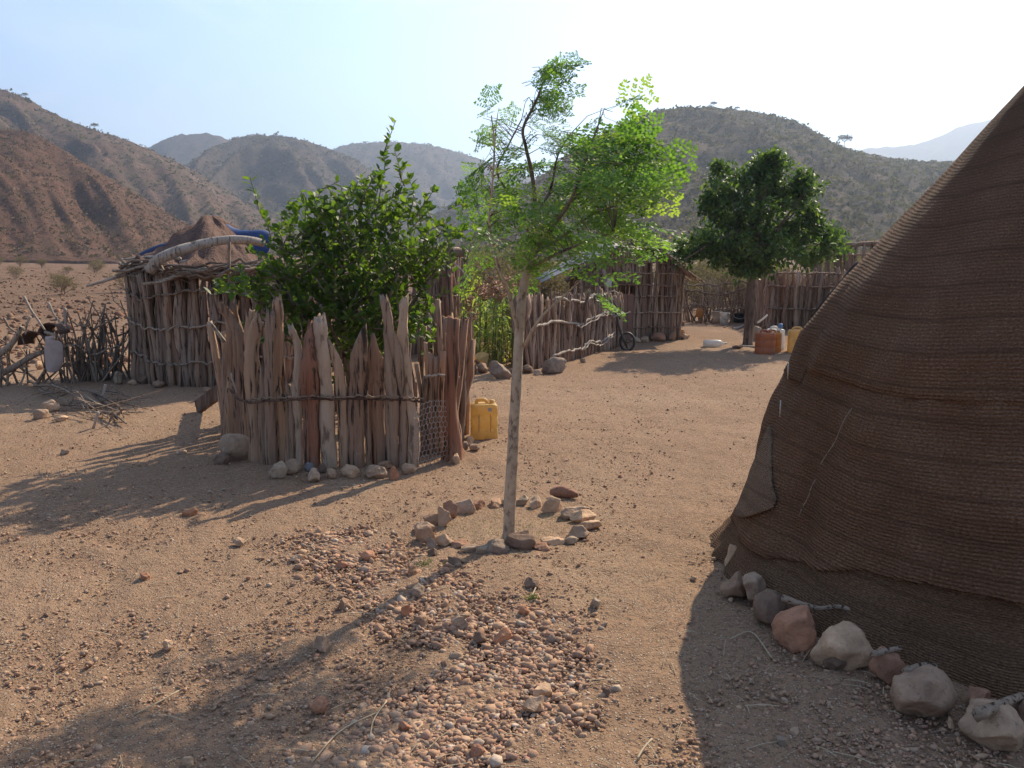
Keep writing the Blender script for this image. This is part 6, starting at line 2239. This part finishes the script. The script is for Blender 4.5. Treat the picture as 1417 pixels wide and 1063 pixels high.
rg = np.random.default_rng(9)
for (px, py, n, sp_, sz, lab) in ((590, 786, 60, 0.035, 0.035, 'small green weed growing below the left of the stone ring'), (735, 832, 46, 0.016, 0.032, 'small green weed growing in the gravel spill')):
    p = on(G(px, py))
    a = weed_tuft(p, n, sp_, sz, rg)
    o = put(leaf_mesh('weed', *a, BLADE, M['weed'], rg.random(n), p), 'weed', None, p)
    tag(o, lab, 'weed')
acc = [[], [], [], []]
for (px, py, n, s_) in [(20, 625, 50, 0.12), (45, 650, 40, 0.15), (15, 680, 40, 0.2), (30, 545, 50, 0.2), (75, 552, 30, 0.15), (640, 728, 90, 0.15), (665, 717, 110, 0.12), (755, 722, 130, 0.13), (725, 735, 110, 0.12), (690, 738, 90, 0.1), (620, 738, 50, 0.1)]:
    r_ = weed_tuft(on(G(px, py)), n, s_, 0.02, rg)
    for k in range(4):
        acc[k].append(r_[k])
acc = [np.concatenate(a) for a in acc]
o = put(leaf_mesh('low_weeds', *acc, BLADE, M['weed'], rg.random(len(acc[0]))), 'low_weeds')
tag(o, kind='stuff')


# ==================================================================== DRY BUSHES AND TREES BEYOND THE YARD
M['dry_leaf'] = leaf_mat('dry_shrub_leaf', [(0.15, 0.11, 0.075), (0.20, 0.15, 0.10), (0.17, 0.145, 0.075), (0.24, 0.19, 0.12)], 0.2, 0.9, 0.05, 'tint')
M['acacia_leaf'] = leaf_mat('thin_acacia_leaf', [(0.17, 0.145, 0.075), (0.22, 0.185, 0.095), (0.28, 0.235, 0.12)], 0.35, 0.8, 0.1, 'tint')


def shrub_meshes(seed, spread=1.0, flat=False):
    rr = random.Random(seed)
    rg = np.random.default_rng(seed)
    mb = MB()
    tips = []

    def grow(p, d, ln, r, lev):
        e = p + d * ln
        mid = p.lerp(e, 0.5) + Vector((rr.gauss(0, 0.05), rr.gauss(0, 0.05), rr.gauss(0, 0.03))) * ln
        mb.tube([p, mid, e], [r, r * 0.8, r * 0.6], 4 if lev < 2 else 3, 0, 0, False)
        if lev >= 4:
            tips.append(e)
            return
        for _ in range(3 if lev else 5):
            nd_ = (d + Vector((rr.gauss(0, 0.55), rr.gauss(0, 0.55), rr.gauss(0.02 if not flat else -0.12, 0.3)))).normalized()
            grow(e if rr.random() < 0.6 else mid, nd_, ln * rr.uniform(0.6, 0.85), r * 0.55, lev + 1)

    for k in range(1 if flat else 3):
        grow(Vector((rr.gauss(0, 0.05), rr.gauss(0, 0.05), -0.05)), Vector((rr.gauss(0, 0.3), rr.gauss(0, 0.3), 1)).normalized(), 0.42 if not flat else 0.5, 0.035, 0 if not flat else 0)
    tips = np.array([tuple(q) for q in tips])
    n = min(len(tips) * 4, 1600)
    pos = tips[rg.integers(0, len(tips), n)] + rg.normal(size=(n, 3)) * 0.06
    lm = leaf_mesh('crown', pos, rand_dirs(rg, n), rand_dirs(rg, n), rg.uniform(0.03, 0.075, n), LEAF_SIMPLE, M['acacia_leaf' if flat else 'dry_leaf'], rg.random(n))
    return mb.mesh('stem', M['stick']), lm


SHR = [shrub_meshes(i + 3) for i in range(4)]
ACA = [shrub_meshes(i + 30, flat=True) for i in range(2)]


def shrub(kind, label, p, s, rr, name='dry_shrub', cat='shrub', group=None, sz=1.0):
    t = thing(name, label, cat, p, group)
    yaw = rr.uniform(0, 6.28)
    put(kind[0], 'stem', t, p, (0, 0, yaw), (s, s, s * sz))
    put(kind[1], 'crown', t, p, (0, 0, yaw), (s, s, s * sz))
    return t


rr = random.Random(88)
for i in range(26):
    px = rr.uniform(640, 735)
    Y = rr.uniform(17, 34)
    p = on((P(px, 400, Y).x, Y), -0.03)
    shrub(SHR[i % 4], 'leafless pinkish-brown shrub in the thicket behind the sorghum plot', p, rr.uniform(0.9, 1.5), rr, group='dry thicket behind the sorghum plot')
for i in range(30):
    px = rr.uniform(935, 1075)
    Y = rr.uniform(21.5, 40)
    p = on((P(px, 400, Y).x, Y), -0.03)
    shrub(SHR[i % 4], 'leafless brown shrub in the thicket beyond the far brush fence', p, rr.uniform(0.85, 1.35), rr, group='dry thicket beyond the far brush fence')
for i in range(22):
    px = rr.uniform(1140, 1300)
    Y = rr.uniform(26, 60)
    p = on((P(px, 400, Y).x, Y), -0.03)
    shrub(SHR[i % 4], 'pale brown shrub on the slope foot behind the taller pole hut', p, rr.uniform(1.1, 1.9), rr, group='shrubs behind the taller pole hut')
for i in range(16):
    px = rr.uniform(735, 935)
    Y = rr.uniform(24, 50)
    p = on((P(px, 400, Y).x, Y), -0.03)
    shrub(SHR[i % 4], 'dry shrub on the flat behind the gabled hut', p, rr.uniform(1.0, 1.7), rr, group='shrubs behind the gabled hut')
for i in range(14):
    px = rr.uniform(-20, 200)
    Y = rr.uniform(34, 80)
    p = on((P(px, 400, Y).x, Y), -0.03)
    shrub(SHR[i % 4], 'low dry shrub on the stony plain left of the mud-roofed hut', p, rr.uniform(0.5, 0.9), rr, group='low shrubs on the stony plain')
for (px, py_base, Y, s, lab) in ((925, 366, 44, 3.5, 'flat-topped thin acacia between the gabled hut and the dark green tree'), (880, 368, 40, 1.7, 'thin acacia rising behind the gabled hut roof'), (655, 370, 42, 2.6, 'bare acacia behind the sorghum plot, above the bush'), (1235, 365, 52, 2.0, 'pale wide acacia beside the dome\'s edge'), (1290, 365, 70, 2.2, 'pale acacia low on the slope, nearest the dome')):
    p = on((P(px, 400, Y).x, Y), -0.05)
    shrub(ACA[int(px) % 2], lab, p, s, rr, 'acacia_tree', 'tree', sz=0.8)

# trees seen one by one against the sky on the crests
def crest_mesh():
    rg_ = np.random.default_rng(3)
    mb_ = MB()
    mb_.tube([(0, 0, -0.2), (0.03, 0, 0.4), (0.0, 0.02, 0.9)], [0.06, 0.045, 0.035], 5, 0, 0, False)
    for k in range(9):
        a_ = k * 0.7
        mb_.tube([(0, 0.02, 0.8), (0.3 * math.cos(a_), 0.3 * math.sin(a_), 1.05), (0.75 * math.cos(a_), 0.75 * math.sin(a_), 1.25)], [0.03, 0.02, 0.01], 3, 0, 0, False)
    n = 420
    th, r_ = rg_.uniform(0, 6.283, n), np.sqrt(rg_.random(n)) * 0.95
    pos = np.stack([r_ * np.cos(th), r_ * np.sin(th), 1.22 + rg_.normal(0, 0.15, n) + 0.25 * (1 - r_)], 1)
    return mb_.mesh('stem', M['bark']), leaf_mesh('crown', pos, rand_dirs(rg_, n), rand_dirs(rg_, n), rg_.uniform(0.07, 0.18, n), TUFT, M['scrub'], rg_.random(n) * 0.4)


CREST = crest_mesh()


def crest_tree(px, key, s, lab):
    V, rows = HILLS[key]
    best = min(range(V.shape[0]), key=lambda i: abs((V[i, rows, 0] / V[i, rows, 1]) - (px - CXP) / FPX * 1.0 / (CP + (CYP - 200) / FPX * SP)))
    p = Vector(V[best, rows]) + Vector((0, -0.5, -0.3))
    shrub(CREST, lab, p, s, rr, 'crest_tree', 'tree', None)


crest_tree(1166, 'right_main', 2.9, 'lone flat-topped tree on the skyline of the right-hand hill')
crest_tree(985, 'right_main', 1.4, 'small tree on the very summit of the round hill')
crest_tree(1018, 'right_main', 1.0, 'small tree on the skyline just right of the summit')
crest_tree(890, 'right_main', 1.6, 'small tree on the left shoulder of the round hill')
crest_tree(133, 'left_high', 1.9, 'lone small tree on the long ridge at upper left')
crest_tree(40, 'left_high', 1.5, 'small tree near the top of the long ridge at upper left')
